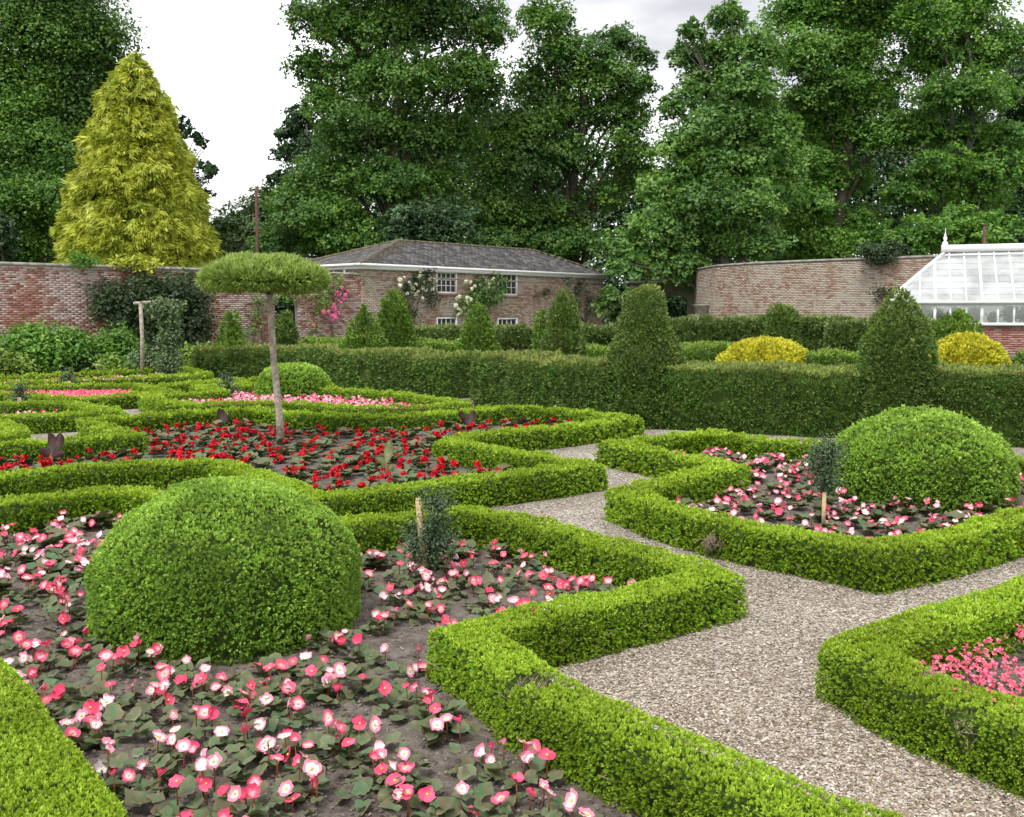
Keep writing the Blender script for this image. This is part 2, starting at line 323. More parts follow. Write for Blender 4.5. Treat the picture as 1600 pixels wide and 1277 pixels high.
# ---- swept hedge
def resample(line, step):
    out = []
    for a, b in zip(line[:-1], line[1:]):
        a = np.array(a, float); b = np.array(b, float); k = max(1, int(np.linalg.norm(b - a) / step))
        for i in range(k): out.append(a + (b - a) * i / k)
    out.append(np.array(line[-1], float)); return np.array(out)
def miters(line):
    line = np.array(line, float); n = len(line); M = np.zeros((n, 2))
    for i in range(n):
        d0 = norm(line[i] - line[i - 1]) if i else norm(line[1] - line[0]); d1 = norm(line[i + 1] - line[i]) if i < n - 1 else d0
        n0 = np.array([-d0[1], d0[0]]); n1 = np.array([-d1[1], d1[0]]); m_ = norm(n0 + n1) if np.linalg.norm(n0 + n1) > .05 else n0
        M[i] = m_ / max(m_ @ n0, .74)
    return M
def hedge(name, label, line, w, h, leafmat='box_leaf', px=4.6, smin=.0145, cover=2.1, group=None, cat='hedge', kl=6, wr=.52, hfun=None, twigs=True, spread=.75, z0=0.0, rr=.04, corem='hedge_core', up=.15, topt=(.34, .10)):
    line = [np.array(p, float)[:2] for p in line]; c0 = np.mean(line, 0)
    M = miters(line); St, Ms = [], []
    for i in range(len(line) - 1):
        k = max(1, int(np.linalg.norm(line[i + 1] - line[i]) / .22))
        for j in range(k):
            t = j / k; St.append(line[i] * (1 - t) + line[i + 1] * t); Ms.append(M[i] * (1 - t) + M[i + 1] * t)
    St.append(line[-1]); Ms.append(M[-1]); St = np.array(St); Ms = np.array(Ms); n = len(St)
    # core
    cw, ch = w / 2 - rr * .8, h - rr * .8
    prof = np.array([(-1, 0), (-1, .5), (-1, .86), (-.82, 1), (0, 1.0), (.82, 1), (1, .86), (1, .5), (1, 0)]); kp = len(prof)
    z3 = np.zeros((n, 1)); Sw = np.hstack([St, z3]); wid = cw * (1 + .07 * wob(Sw, 2.3, 3) + .05 * wob(Sw, 6.1, 8))
    hh = ch * (1 + .05 * wob(Sw, 1.7, 5) + .035 * wob(Sw, 5.3, 7)) * (hfun(Sw) if hfun else 1)
    V = np.zeros((n, kp, 3)); V[..., 0] = St[:, None, 0] + Ms[:, None, 0] * prof[None, :, 0] * wid[:, None]; V[..., 1] = St[:, None, 1] + Ms[:, None, 1] * prof[None, :, 0] * wid[:, None]
    V[..., 2] = z0 + prof[None, :, 1] * hh[:, None]
    Fq = [(i * kp + j, (i + 1) * kp + j, (i + 1) * kp + j + 1, i * kp + j + 1) for i in range(n - 1) for j in range(kp - 1)]
    off = np.array([c0[0], c0[1], 0])
    root = thing(name, label, cat, off, 0, group)
    mb = MB().add(V.reshape(-1, 3) - off, Fq); capi = [list(range(kp)), [(n - 1) * kp + j for j in range(kp)][::-1]]
    for cp in capi: mb.F[3].append(np.array([(cp[0], cp[j], cp[j + 1]) for j in range(1, kp - 1)]))
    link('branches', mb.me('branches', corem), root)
    # leaves
    seg = np.linalg.norm(np.diff(St, axis=0), axis=1); mid = (St[1:] + St[:-1]) / 2; dist = np.linalg.norm(np.hstack([mid, np.full((n - 1, 1), h * .7)]) - CAM, axis=1)
    size = np.maximum(smin, px * dist / F_PX); seg = seg * np.maximum(1, (np.linalg.norm(Ms[1:], axis=1) + np.linalg.norm(Ms[:-1], axis=1)) / 2) ** 1.3; rq = rr; wall = h - rq; arc = rq * math.pi / 2; top = w - 2 * rq; per = 2 * wall + 2 * arc + top
    cnt = np.minimum((cover * seg * per / (size ** 2 * wr * .5) / kl), 60000).astype(int)
    mx, my = project(np.hstack([mid, np.full((n - 1, 1), h * .7)])); off_scr = (mx < -150) | (mx > 1750) | (my > 1420) | (mid[:, 1] < .5); cnt = np.where(off_scr, cnt // 5, cnt)
    idx = np.repeat(np.arange(n - 1), cnt); m_ = len(idx); t = R.random(m_)
    u = R.random(m_) * per; a = np.zeros(m_); z = np.zeros(m_); na = np.zeros(m_); nz = np.zeros(m_)
    s1 = u < wall; a[s1] = -1; z[s1] = u[s1]; na[s1] = -1
    s2 = (u >= wall) & (u < wall + arc); th = (u[s2] - wall) / rq; a[s2] = -1 + (1 - np.cos(th)) * rq / (w / 2); z[s2] = wall + np.sin(th) * rq; na[s2] = -np.cos(th); nz[s2] = np.sin(th)
    s3 = (u >= wall + arc) & (u < wall + arc + top); a[s3] = -1 + 2 * rq / w + (u[s3] - wall - arc) / (w / 2); z[s3] = h; nz[s3] = 1
    s4 = (u >= wall + arc + top) & (u < wall + 2 * arc + top); th = (u[s4] - wall - arc - top) / rq; a[s4] = 1 - (1 - np.sin(th)) * rq / (w / 2); z[s4] = wall + np.cos(th) * rq; na[s4] = np.sin(th); nz[s4] = np.cos(th)
    s5 = u >= wall + 2 * arc + top; a[s5] = 1; z[s5] = u[s5] - (wall + 2 * arc + top); na[s5] = 1
    C = St[idx] * (1 - t[:, None]) + St[idx + 1] * t[:, None]; MM = Ms[idx] * (1 - t[:, None]) + Ms[idx + 1] * t[:, None]
    Cw = np.hstack([C, np.zeros((m_, 1))]); hw = (w / 2) * (1 + .07 * wob(Cw, 2.3, 3) + .05 * wob(Cw, 6.1, 8)); hz = (1 + .05 * wob(Cw, 1.7, 5) + .035 * wob(Cw, 5.3, 7)) * (hfun(Cw) if hfun else 1)
    Pp = np.stack([C[:, 0] + MM[:, 0] * a * hw, C[:, 1] + MM[:, 1] * a * hw, z0 + z * hz], -1); Mn = norm(MM)
    Nn = norm(np.stack([Mn[:, 0] * na, Mn[:, 1] * na, nz + .001], -1)); sz = size[idx]
    Pp = Pp + Nn * (np.minimum(sz * .7, .05) * (wob(Pp, 9, 1) + .6 * wob(Pp, 23, 2)))[:, None]
    for e_, sg in ((0, -1), (n - 1, 1)):                                  # leafy ends
        q = St[e_]; X_, Y_ = project(np.array([[q[0], q[1], h * .7]]))
        if q[1] < .5 or not (-100 < X_[0] < 1700): continue
        se = size[min(e_, n - 2)]; ne = int(cover * w * h / (se ** 2 * wr * .5) / kl); dd = norm(St[e_] - St[e_ - 1] if e_ else St[0] - St[1]); aa = R.uniform(-.93, .93, ne); zz = R.uniform(0, .95, ne) * h
        cp_ = np.stack([q[0] + Ms[e_][0] * aa * w / 2, q[1] + Ms[e_][1] * aa * w / 2, z0 + zz], -1); Pp = np.vstack([Pp, cp_]); Nn = np.vstack([Nn, np.tile([dd[0], dd[1], 0], (ne, 1))]); sz = np.concatenate([sz, np.full(ne, se)]); nz = np.concatenate([nz, np.zeros(ne)])
    m_ = len(Pp); bare = (wob(Pp, 3.1, 9) > .80) & (nz < .9)
    for q, rad in BARE:
        bare |= np.linalg.norm(Pp - q, axis=1) < rad * (1 + .5 * wob(Pp, 30, 4))
    kp_ = keep_side(Pp, Nn) & (~bare | (R.random(m_) < .12)); Pp, Nn, sz = Pp[kp_], Nn[kp_], sz[kp_]
    V, Fq, tp = sprigs(Pp - off, Nn, kl, sz, spread, up, wr=wr)
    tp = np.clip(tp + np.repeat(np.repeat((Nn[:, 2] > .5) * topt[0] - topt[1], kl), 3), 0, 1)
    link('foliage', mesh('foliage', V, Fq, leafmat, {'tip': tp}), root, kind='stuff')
    if twigs:
        sel = np.where(dist < 9)[0]; mb = MB(); k = 0
        for i in sel:
            for _ in range(3):
                if R.random() < .55: continue
                sgn = R.choice([-1, 1]); c = mid[i] + Ms[i] * sgn * w * .5; c = np.array([c[0], c[1], R.uniform(.02, h * .5)]) - off
                d = norm(np.array([Ms[i][0] * sgn * .6 + R.normal() * .3, Ms[i][1] * sgn * .6 + R.normal() * .3, R.uniform(.2, .9)])); l_ = R.uniform(.04, .10)
                mb.bar(c - d * .03, c + d * l_, .003, .003); k += 1
        for q, rad in BARE:
            if np.min(np.linalg.norm(St - q[:2], axis=1)) > .3: continue
            for _ in range(int(150 * rad / .12)):
                c = q + R.normal(0, rad * .45, 3) * np.array([1, 1, .6]) - off; c[2] = min(c[2], h - .01); d = norm(R.normal(size=3) * .6 + np.array([0, -.2, .8])); l_ = R.uniform(.03, .09); mb.bar(c - d * l_, c + d * l_ * .4, .0022, .0022); k += 1
        if k: link('twigs', mb.me('twigs', 'twig'), root, kind='stuff')
    return root, St

# ---- lathe-shaped topiary
def topiary(name, label, cat, base, prof, leafmat, px=4.2, smin=.0135, cover=2.3, kl=6, wr=.52, group=None, spread=.75, up=.15, droop=0, lump=1.0, seed=1, inset=None, trunk=None, z0=0, elong=1.0, sx=1.0, kind_name='foliage', corem='hedge_core', tipb=0.0):
    base = np.array([base[0], base[1], 0.0]); prof = np.array(prof, float)
    root = thing(name, label, cat, base, 0, group)
    Rm = prof[:, 0].max(); dist = np.linalg.norm(base + [0, 0, prof[:, 1].mean()] - CAM); size = max(smin, px * dist / F_PX)
    ins = inset or max(size * 1.3, .04)
    dr = np.diff(prof[:, 0]); dz = np.diff(prof[:, 1]); ln = np.hypot(dr, dz); ar = ln * (prof[1:, 0] + prof[:-1, 0]) * math.pi
    A = ar.sum(); n = int(cover * A / (size ** 2 * wr * .5 * elong) / kl)
    si = R.choice(len(ar), n, p=ar / A); t = R.random(n); an = R.random(n) * 2 * math.pi
    r = prof[si, 0] * (1 - t) + prof[si + 1, 0] * t; z = prof[si, 1] * (1 - t) + prof[si + 1, 1] * t
    nr = dz[si] / ln[si]; nzz = -dr[si] / ln[si]
    Pp = np.stack([r * np.cos(an) * sx, r * np.sin(an), z], -1); Nn = norm(np.stack([nr * np.cos(an), nr * np.sin(an), nzz], -1))
    lum = lambda q: lump * (.018 * Rm * wob(q, 3.2 / Rm, seed) + .012 * wob(q, 9, seed + 2) + size * .35 * wob(q, .45 / size, seed))
    Pp = Pp + Nn * lum(Pp)[:, None]
    kk = keep_side(Pp + base, Nn) & ((wob(Pp, 4.2, seed) < .86) | (R.random(n) < .35)); Pp, Nn = Pp[kk], Nn[kk]
    if droop: Nn2 = norm(Nn + np.array([0, 0, -droop]))
    else: Nn2 = Nn
    V, Fq, tp = sprigs(Pp, Nn2, kl, size, spread, up, wr=wr / elong, tipbase=tipb)
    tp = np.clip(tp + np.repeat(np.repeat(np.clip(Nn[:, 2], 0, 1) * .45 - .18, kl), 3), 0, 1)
    if lump >= 1.5 and leafmat == 'dome_leaf':                                # stray shoots and a few thin woody patches
        ii = R.integers(0, len(Pp), 260); ii = ii[Nn[ii, 2] > -.1]; V2, F2, t2 = sprigs(Pp[ii] + Nn[ii] * size * 1.1, Nn2[ii], 7, size, .55, .5, wr=wr); Fq = np.vstack([Fq, F2 + len(V)]); V = np.vstack([V, V2]); tp = np.concatenate([tp, np.clip(t2 + .3, 0, 1)])
    # core
    k = 40; a2 = np.arange(k) / k * 2 * math.pi; pr = prof.copy(); pr[:, 0] = np.maximum(pr[:, 0] - ins, 0.0); pr[-1, 1] -= ins
    cv = np.stack([pr[:, 0][:, None] * np.cos(a2) * sx, pr[:, 0][:, None] * np.sin(a2), np.repeat(pr[:, 1][:, None], k, 1)], -1).reshape(-1, 3)
    m_ = len(pr); cf = [(i * k + j, i * k + (j + 1) % k, (i + 1) * k + (j + 1) % k, (i + 1) * k + j) for i in range(m_ - 1) for j in range(k)]
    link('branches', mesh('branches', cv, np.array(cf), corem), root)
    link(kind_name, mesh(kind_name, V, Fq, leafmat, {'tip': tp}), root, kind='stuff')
    return root
def dome_prof(r, h, zc, k=14, p=2.2):
    out = []
    for i in range(4): z = zc * i / 4; out.append((r * (.955 + .045 * (i / 4)), z))
    for i in range(k + 1):
        t = i / k * math.pi / 2; out.append((r * abs(math.cos(t)) ** (2 / p), zc + (h - zc) * math.sin(t) ** (2 / p)))
    return out
def cone_prof(r, h, k=12, p=1.5, skirt=1.0, top=.12):
    out = []
    for i in range(k + 1):
        t = i / k; q = (1 - t ** p); rr = r * (q * (1 - top) + top * math.sqrt(max(0, 1 - t ** 6)))
        out.append((rr if i < k else 0.0, h * t))
    return out

# ---- loose shrub / tree crown of ellipsoid lobes
def lobe_points(c, rad, n, shell=.35):
    d = rnd(n); rr_ = 1 - shell * R.random(n) ** 1.5
    return np.array(c) + d * np.array(rad) * rr_[:, None], norm(d / np.array(rad))
def crown(lobes, size, dens, layer=.55, clump=None, per=26, inner=.12, seed=0, wr=.62, droop=.25, flat=.28, topb=.2):
    """lobes: (centre, radii) in world; returns leaf geometry built as sprays of leaves on small tilted fans"""
    Vs, Fs, Ts = [], [], []; off = 0
    for (c, rad) in lobes:
        c = np.array(c); rad = np.array(rad); A = 4 * math.pi * (((rad[0] * rad[1]) ** 1.6 + (rad[0] * rad[2]) ** 1.6 + (rad[1] * rad[2]) ** 1.6) / 3) ** (1 / 1.6)
        n = int(12 * dens * A / (size ** 2)); nc = max(6, int(n / per)); cl = clump or min(rad.min() * .5, 1.5)
        cp, cn = lobe_points(c, rad, nc, .45); cp = cp + R.normal(size=cp.shape) * .25 * cl
        keep = (((CAM - cp) * cn).sum(1) > -3) | (R.random(nc) < .35); cp, cn = cp[keep], cn[keep]; nc = len(cp)
        cn2 = norm(cn * .55 + np.array([0, 0, .9]) + R.normal(size=cn.shape) * .25)           # fan normal, mostly upwards
        t1 = norm(np.cross(cn2, rnd(nc))); t2 = np.cross(cn2, t1); K = np.repeat(np.arange(nc), per); m_ = len(K)
        rr_ = np.sqrt(R.random(m_)) * cl * R.uniform(.6, 1.2, nc)[K]; an = R.random(m_) * 2 * math.pi
        pos = cp[K] + t1[K] * (rr_ * np.cos(an))[:, None] + t2[K] * (rr_ * np.sin(an))[:, None] + cn2[K] * (R.normal(size=m_) * cl * flat)[:, None]
        pos[:, 2] -= droop * (rr_ / cl) ** 2 * cl * .6
        D = norm(t1[K] * np.cos(an)[:, None] + t2[K] * np.sin(an)[:, None] + R.normal(size=(m_, 3)) * .45 + np.array([0, 0, -droop]))
        Nf = norm(cn2[K] + R.normal(size=(m_, 3)) * .45)
        sz = size * R.uniform(.65, 1.35, m_); V, Fq = tri_geo(pos, D, Nf, sz, wr * 1.2)
        tv = np.repeat(np.clip(R.normal(topb, .2, nc)[K] + R.normal(0, .15, m_), 0, 1), 3)
        Vs.append(V); Fs.append(Fq + off); Ts.append(tv); off += len(V)
        ni = int(n * inner)
        ni = ni // 3
        if ni:
            d = rnd(ni); pos = c + d * rad * (R.random(ni) ** .5 * .6)[:, None]; V, Fq = tri_geo(pos, rnd(ni), rnd(ni), size * 2.0, .9)
            Vs.append(V); Fs.append(Fq + off); Ts.append(np.zeros(len(V))); off += len(V)
    return np.vstack(Vs), np.vstack(Fs), np.concatenate(Ts)
def tree(name, label, lobes_px, D, leafmat, trunk_px=None, size=.20, dens=.55, cat='tree', group=None, barkm='bark', trunk_r=.45, depth=.8, inner=.12, droop=.25, limbs=True, jit=1.2, flat=.17, wr=.62, zbase=0, per=46):
    lob = []
    for i, (x, y, rx, ry) in enumerate(lobes_px):
        c = Q(x, y, D + R.uniform(-jit, jit)); s_ = D / F_PX; lob.append((c, (rx * s_, max(rx, ry) * s_ * depth, ry * s_)))
    tx = trunk_px if trunk_px is not None else np.mean([l_[0] for l_ in lobes_px]); b = Q(tx, 500, D); b[2] = zbase
    root = thing(name, label, cat, b, 0, group); lob = [(c - b, r) for c, r in lob]
    V, Fq, tp = crown(lob, size, dens, inner=inner, droop=droop, flat=flat, wr=wr, per=per)
    link('crown', mesh('crown', V, Fq, leafmat, {'tip': tp}), root, kind='stuff')
    top = max(c[2] for c, r in lob); mb = MB(); n = 9
    tp_ = [np.array([.35 * math.sin(i * .9 + tx), .3 * math.cos(i * 1.1 + tx), top * .95 * i / n]) * np.array([min(i, 3) / 3, 1, 1]) for i in range(n + 1)]
    mb.tube(tp_, [trunk_r * .8 * (1.25 - .2 * min(i, 1)) * (1 - .09 * i) for i in range(n + 1)], 10)
    link('trunk', mb.me('trunk', barkm, True), root)
    if limbs:
        for c, r in lob:
            h0 = min(max(c[2] * .62, top * .15), top * .85); i = h0 / (top * .95) * n; k = int(i); s0 = tp_[min(k, n)]
            p = [s0 + (c - s0) * t + np.array([0, 0, math.sin(t * math.pi) * np.linalg.norm(c - s0) * .06]) + R.normal(size=3) * .12 * (t > 0) for t in np.linspace(0, 1, 6)]
            m2 = MB().tube(p, [trunk_r * .24 * (1 - .15 * j) for j in range(6)], 6)
            for q in range(4):
                e = c + rnd(1)[0] * np.array(r) * .85; m2.tube([p[3], (p[3] + e) / 2 + R.normal(size=3) * .2, e], [trunk_r * .09, trunk_r * .06, trunk_r * .02], 5)
            link('limb', m2.me('limb', barkm, True), root)
    return root

exec_parts = []
# ================================================================== GROUND
def sheet(name, poly, z, mat, kind='structure'):
    bm = bmesh.new(); vs = [bm.verts.new((x, y, z)) for x, y in poly]; bm.faces.new(vs); bmesh.ops.triangulate(bm, faces=bm.faces[:]); bm.normal_update(); bm.faces.ensure_lookup_table()
    if bm.faces[0].normal.z < 0: bmesh.ops.reverse_faces(bm, faces=bm.faces[:])
    me = bpy.data.meshes.new(name); bm.to_mesh(me); bm.free(); me.materials.append(MATS[mat]); return link(name, me, kind=kind)
sheet('ground', [(-600, -100), (600, -100), (600, 900), (-600, 900)], -.03, 'meadow')
sheet('gravel_path', [(-24, -3), (12, -3), (12, 14), (6.5, 14.5), (-8, 31), (-12, 34), (-24, 30)], 0.0, 'gravel_sheet')

HB = .27           # box hedge height
def wl(px, z=HB, pre=(), post=()): return list(pre) + XY(px, z) + list(post)
lineA = wl([(0, 787), (100, 773), (190, 765), (525, 816), (640, 806), (720, 800), (800, 809), (925, 842), (1000, 861), (1078, 880), (1116, 896), (1055, 911), (945, 934), (810, 964), (724, 988), (775, 1018), (850, 1077), (956, 1122), (1061, 1167), (1142, 1208)], pre=[(-6.5, 8.9)], post=[(1.25, 2.9), (1.75, 2.4)])
lineA2 = [(-4.6, 6.1)] + XY([(-60, 1050), (60, 1215), (110, 1290)], HB) + [(-.9, 2.3), (-.4, 1.7)]
lineB = wl([(1600, 718), (1400, 700), (1200, 689), (1112, 677), (1005, 688), (957, 694), (985, 699), (1050, 711), (1140, 729), (1030, 753), (978, 768), (1030, 788), (1100, 806), (1200, 828), (1300, 845), (1362, 857), (1420, 848), (1500, 831), (1600, 804), (1680, 786)], pre=[(7.5, 10.1)], post=[(6.5, 8.6)])
lineC = wl([(1600, 925), (1499, 953), (1415, 983), (1338, 1012), (1375, 1030), (1426, 1058), (1499, 1083), (1600, 1117), (1700, 1150)], pre=[(3.6, 6.2)], post=[(2.4, 3.2)])
lineD = wl([(0, 743), (100, 733), (200, 725), (340, 721), (400, 742), (497, 775), (550, 770), (625, 763), (700, 753), (800, 742), (870, 734), (917, 726), (850, 714), (776, 703), (700, 690), (738, 681), (800, 675), (875, 668), (945, 659), (985, 654), (900, 643), (838, 639), (790, 638), (726, 643), (625, 650), (525, 650), (450, 645), (400, 640), (325, 643), (226, 650), (140, 657), (175, 672), (208, 681), (150, 684), (75, 689), (0, 693)], pre=[(-8, 10.6)], post=[(-11, 13.3)])
lineE = wl([(0, 651), (60, 650), (125, 647), (180, 643), (113, 630), (60, 630), (0, 632)], pre=[(-13, 15.8)], post=[(-14, 18.2)])
lineF = wl([(0, 660), (28, 672), (0, 682)], pre=[(-9.6, 15.9)], post=[(-8.9, 13.3)])
lineG = wl([(0, 615), (50, 618), (100, 623), (160, 620), (220, 616), (265, 613), (213, 602), (100, 603), (0, 605)], pre=[(-14, 20.0)], post=[(-15, 21.9)])
lineH = wl([(310, 604), (400, 603), (513, 608), (600, 614), (650, 619), (722, 629), (650, 637), (550, 637), (475, 630), (400, 629), (320, 633), (262, 628), (228, 620), (300, 615), (345, 611), (308, 605)])
lineI = wl([(0, 590), (150, 583), (250, 578), (290, 577), (322, 585), (225, 590), (100, 595), (0, 597)], pre=[(-15, 24.3)], post=[(-14.5, 23)])
lineJ = wl([(-60, 580), (0, 577), (150, 571), (280, 566), (330, 565)])
lineK = wl([(230, 606), (320, 597), (400, 593), (440, 594)])
lineL = wl([(360, 600), (440, 598), (520, 602)])
soil_beds = []
def bed(poly, res, amp=.018):
    poly = [tuple(p) for p in poly]; a = np.array(poly); x0, y0 = a.min(0); x1, y1 = a.max(0)
    gx = np.arange(x0, x1 + res, res); gy = np.arange(y0, y1 + res, res); X, Y = np.meshgrid(gx, gy); Pn = np.stack([X.ravel(), Y.ravel(), np.zeros(X.size)], -1)
    Z = .016 + amp * (wob(Pn, 5, 2) * .5 + wob(Pn, 17, 4) * .5) * min(1, .3) + amp * R.normal(size=len(Pn)) * .35; Pn[:, 2] = np.maximum(Z, .006)
    nx = len(gx); cc = [(j * nx + i, j * nx + i + 1, (j + 1) * nx + i + 1, (j + 1) * nx + i) for j in range(len(gy) - 1) for i in range(nx - 1)]; cc = np.array(cc)
    ctr = Pn[cc].mean(1); m_ = inside(ctr, poly); link('soil', mesh('soil', Pn, cc[m_], 'soil', smooth=True), kind='structure')
polyA = lineA + [(-.2, 1.6)] + lineA2[::-1] + [(-7, 7)]
polyB = lineB + [(8, 9)]
polyC = lineC + [(4, 3)]
polyD = lineD + [(-12, 12)]
polyE = lineE; polyG = lineG; polyH = lineH; polyI = lineI; polyF = lineF
bed(polyA, .045); bed(polyB, .07); bed(polyC, .05); bed(polyD, .09); bed(polyE, .25); bed(polyG, .3); bed(polyH, .25); bed(polyI, .4)
ALLBEDS = [polyA, polyB, polyC, polyD, polyE, polyF]

# loose gravel and soil crumbs
def stones(name, pts, s0, mat, flat=.6):
    n = len(pts); o = np.array([(1, 0, 0), (0, 1, 0), (-1, 0, 0), (0, -1, 0), (0, 0, 1), (0, 0, -1)], float)
    s_ = s0 * R.lognormal(0, .35, n); j = o[None] * R.uniform(.6, 1.3, (n, 6, 1)) * s_[:, None, None]; j[..., 2] *= flat
    a = R.random(n) * 6.28; c, s2 = np.cos(a)[:, None], np.sin(a)[:, None]; x = j[..., 0] * c - j[..., 1] * s2; y = j[..., 0] * s2 + j[..., 1] * c
    tilt = R.normal(0, .4, n)[:, None]; z = j[..., 2] + x * tilt
    V = np.stack([x, y, z], -1) + pts[:, None]; V = V.reshape(-1, 3)
    f = np.array([(0, 1, 4), (1, 2, 4), (2, 3, 4), (3, 0, 4)]); Fq = (f[None] + np.arange(n)[:, None, None] * 6).reshape(-1, 3)
    return link(name, mesh(name, V, Fq, mat), kind='stuff')
def scatter_px(n, x0, x1, y0, y1, z=0, expo=1.0):
    """random ground points whose density follows nearness"""
    px = R.uniform(x0, x1, n); py = y0 + (y1 - y0) * R.random(n) ** expo
    d = np.stack([px - CXP, UPc[1] * (CYP - py) + FWc[1] * F_PX, UPc[2] * (CYP - py) + FWc[2] * F_PX], -1); t = (z - CAMZ) / d[:, 2]
    return CAM + d * t[:, None]
g_ = scatter_px(95000, 560, 1680, 690, 1340)
ib = np.zeros(len(g_), bool)
for pl in (polyA, polyB, polyC, polyD): ib |= inside(g_, pl)
g_ = g_[~ib]; g_[:, 2] = R.uniform(0, .005, len(g_)); stones('gravel', g_, .0056, 'pebble')
g_ = scatter_px(16000, 0, 1400, 690, 1340); g_ = g_[inside(g_, polyA) | inside(g_, polyD) | inside(g_, polyB)]; g_[:, 2] = .02; stones('crumbs', g_, .008, 'clod', .7)

g_ = scatter_px(900, 560, 1680, 690, 1340); ib = np.zeros(len(g_), bool)
for pl in (polyA, polyB, polyC, polyD): ib |= inside(g_, pl)
g_ = g_[~ib]; g_[:, 2] = .012; V, Fq = leaf_geo(g_, norm(rnd(len(g_)) * [1, 1, .15]), norm(rnd(len(g_)) * .4 + [0, 0, 1]), R.uniform(.008, .022, len(g_)), .6); link('fallen_leaves', mesh('fallen_leaves', V, Fq, 'litter'), kind='stuff')
sp = []
for ln_ in (lineA, lineB, lineC, lineD):
    q = resample(ln_, .012); q = q[(q[:, 1] > 2) & (q[:, 1] < 14)]; nn_ = len(q); a_ = R.random(nn_) * 6.28; rr2 = .20 + np.abs(R.normal(0, .05, nn_)); sp.append(np.stack([q[:, 0] + rr2 * np.cos(a_), q[:, 1] + rr2 * np.sin(a_), np.full(nn_, .004)], -1))
stones('spilled_soil', np.vstack(sp), .007, 'clod', .6)
# ================================================================== BOX HEDGES
BARE += [(P(832, 1078, .24), .13), (P(795, 1085, .14), .09), (P(1520, 1128, .20), .09), (P(1112, 846, .14), .07), (P(1205, 838, .2), .07), (P(1455, 1056, .26), .05)]
GB = 'low box hedges edging the flower beds'
hedge('box_hedge', 'zigzag low box hedge closest to the viewer, edging the begonia bed with the biggest dome', lineA, .30, HB, group=GB)
hedge('box_hedge', 'short piece of box hedge in the bottom left corner, left of the pink begonias', lineA2, .36, HB, group=GB)
hedge('box_hedge', 'stepped low box hedge around the right-hand begonia bed and its clipped dome', lineB, .30, HB, group=GB)
hedge('box_hedge', 'pointed low box hedge around the small deep pink flowers by the gravel, bottom right', lineC, .31, HB, group=GB)
hedge('box_hedge', 'long stepped box hedge around the red begonia bed with the mushroom tree', lineD, .30, HB, group=GB, px=3.9)
hedge('box_hedge', 'low box hedge on the left with a staked sapling and a few white begonias inside', lineE, .29, HB, group=GB, kl=4, px=3.3, cover=1.5)
hedge('box_hedge', 'small box hedge tip at the left edge, just behind the dark bronze canna', lineF, .29, HB, group=GB, kl=4, px=3.3, cover=1.5)
hedge('box_hedge', 'low box hedge framing the carpet of solid deep pink flowers', lineG, .29, HB, group=GB, kl=4, px=3.3, cover=1.5)
hedge('box_hedge', 'low box hedge framing the small distant dome and pink begonias behind the mushroom tree', lineH, .29, HB, group=GB, kl=4, px=3.3, cover=1.5)
hedge('box_hedge', 'narrow box hedge loop around the far row of pale pink flowers', lineI, .29, HB, group=GB, kl=4, px=3.3, cover=1.5)
hedge('box_hedge', 'farthest box hedge, running below the green bushes at the old wall', lineJ, .29, .32, group=GB, kl=4, px=3.3, cover=1.5)
hedge('box_hedge', 'short far box hedge between the deep pink carpet and the yew hedge', lineK, .29, HB, group=GB, kl=4, px=3.3, cover=1.5)
hedge('box_hedge', 'short far box hedge directly behind the small distant dome', lineL, .29, HB, group=GB, kl=4, px=3.3, cover=1.5)

# ================================================================== DOMES
topiary('box_dome', 'largest clipped box dome, bright green, among pink and white begonias near the viewer', 'topiary', (-1.73, 5.92), dome_prof(.785, .86, .30, p=1.98), 'dome_leaf', px=4.3, group='clipped green box domes', lump=1.7)
topiary('box_dome', 'broad clipped box dome on the right, in front of the tall yew hedge', 'topiary', (4.16, 10.0), dome_prof(.905, .88, .28, p=2.0), 'dome_leaf', px=4.0, group='clipped green box domes', seed=4, lump=1.5)
topiary('box_dome', 'small distant clipped box dome behind the mushroom tree trunk', 'topiary', (-4.75, 21.4), dome_prof(.78, .76, .2), 'dome_leaf', px=4.0, group='clipped green box domes', seed=6, kl=4, lump=.8)

# ================================================================== YEW
GY = 'clipped dark yew hedges'
def yline(pts, z): return XY(pts, z)
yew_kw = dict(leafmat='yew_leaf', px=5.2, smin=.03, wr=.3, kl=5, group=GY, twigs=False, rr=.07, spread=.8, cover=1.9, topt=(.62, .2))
hedge('yew_hedge', 'far left end of the dark yew hedge, seen nearly square on behind the small dome', [(-8.9, 28.3), (-7.2, 28.1), (-5.5, 27.7)], 1.3, .88, **yew_kw)
hedge('yew_hedge', 'length of dark yew hedge slanting forward behind the far pink begonias, ending at a step', [(-5.35, 27.5), (-3.15, 23.95), (-1.0, 21.9)], 1.3, .93, **yew_kw)
hedge('yew_hedge', 'dark yew hedge stepping forward beside the biggest cone, left of it', [(-.2, 19.75), (.8, 18.3), (2.0, 16.75)], 1.5, 1.03, **yew_kw)
hedge('yew_hedge', 'tall dark yew hedge behind the right-hand begonia bed, between the two big cones', [(2.1, 17.0), (4.2, 16.0), (5.5, 15.4)], 1.6, .99, **yew_kw)
hedge('yew_hedge', 'dark yew hedge at the right edge behind the broad green dome', [(5.6, 15.45), (7.8, 14.2), (10, 12.6)], 1.45, 1.05, **yew_kw)
kb = dict(yew_kw); kb['leafmat'] = 'yew_bright'
hedge('yew_hedge', 'inner yew hedge behind the left-hand cones, in line with the rose covered house', [(-6.3, 31), (-1.5, 28)], 1.2, 1.0, **kb)
hedge('yew_hedge', 'inner yew hedge with a brownish top right of the tall narrow cone', [(1.5, 25.5), (3.2, 24.5)], 1.2, .97, **kb)
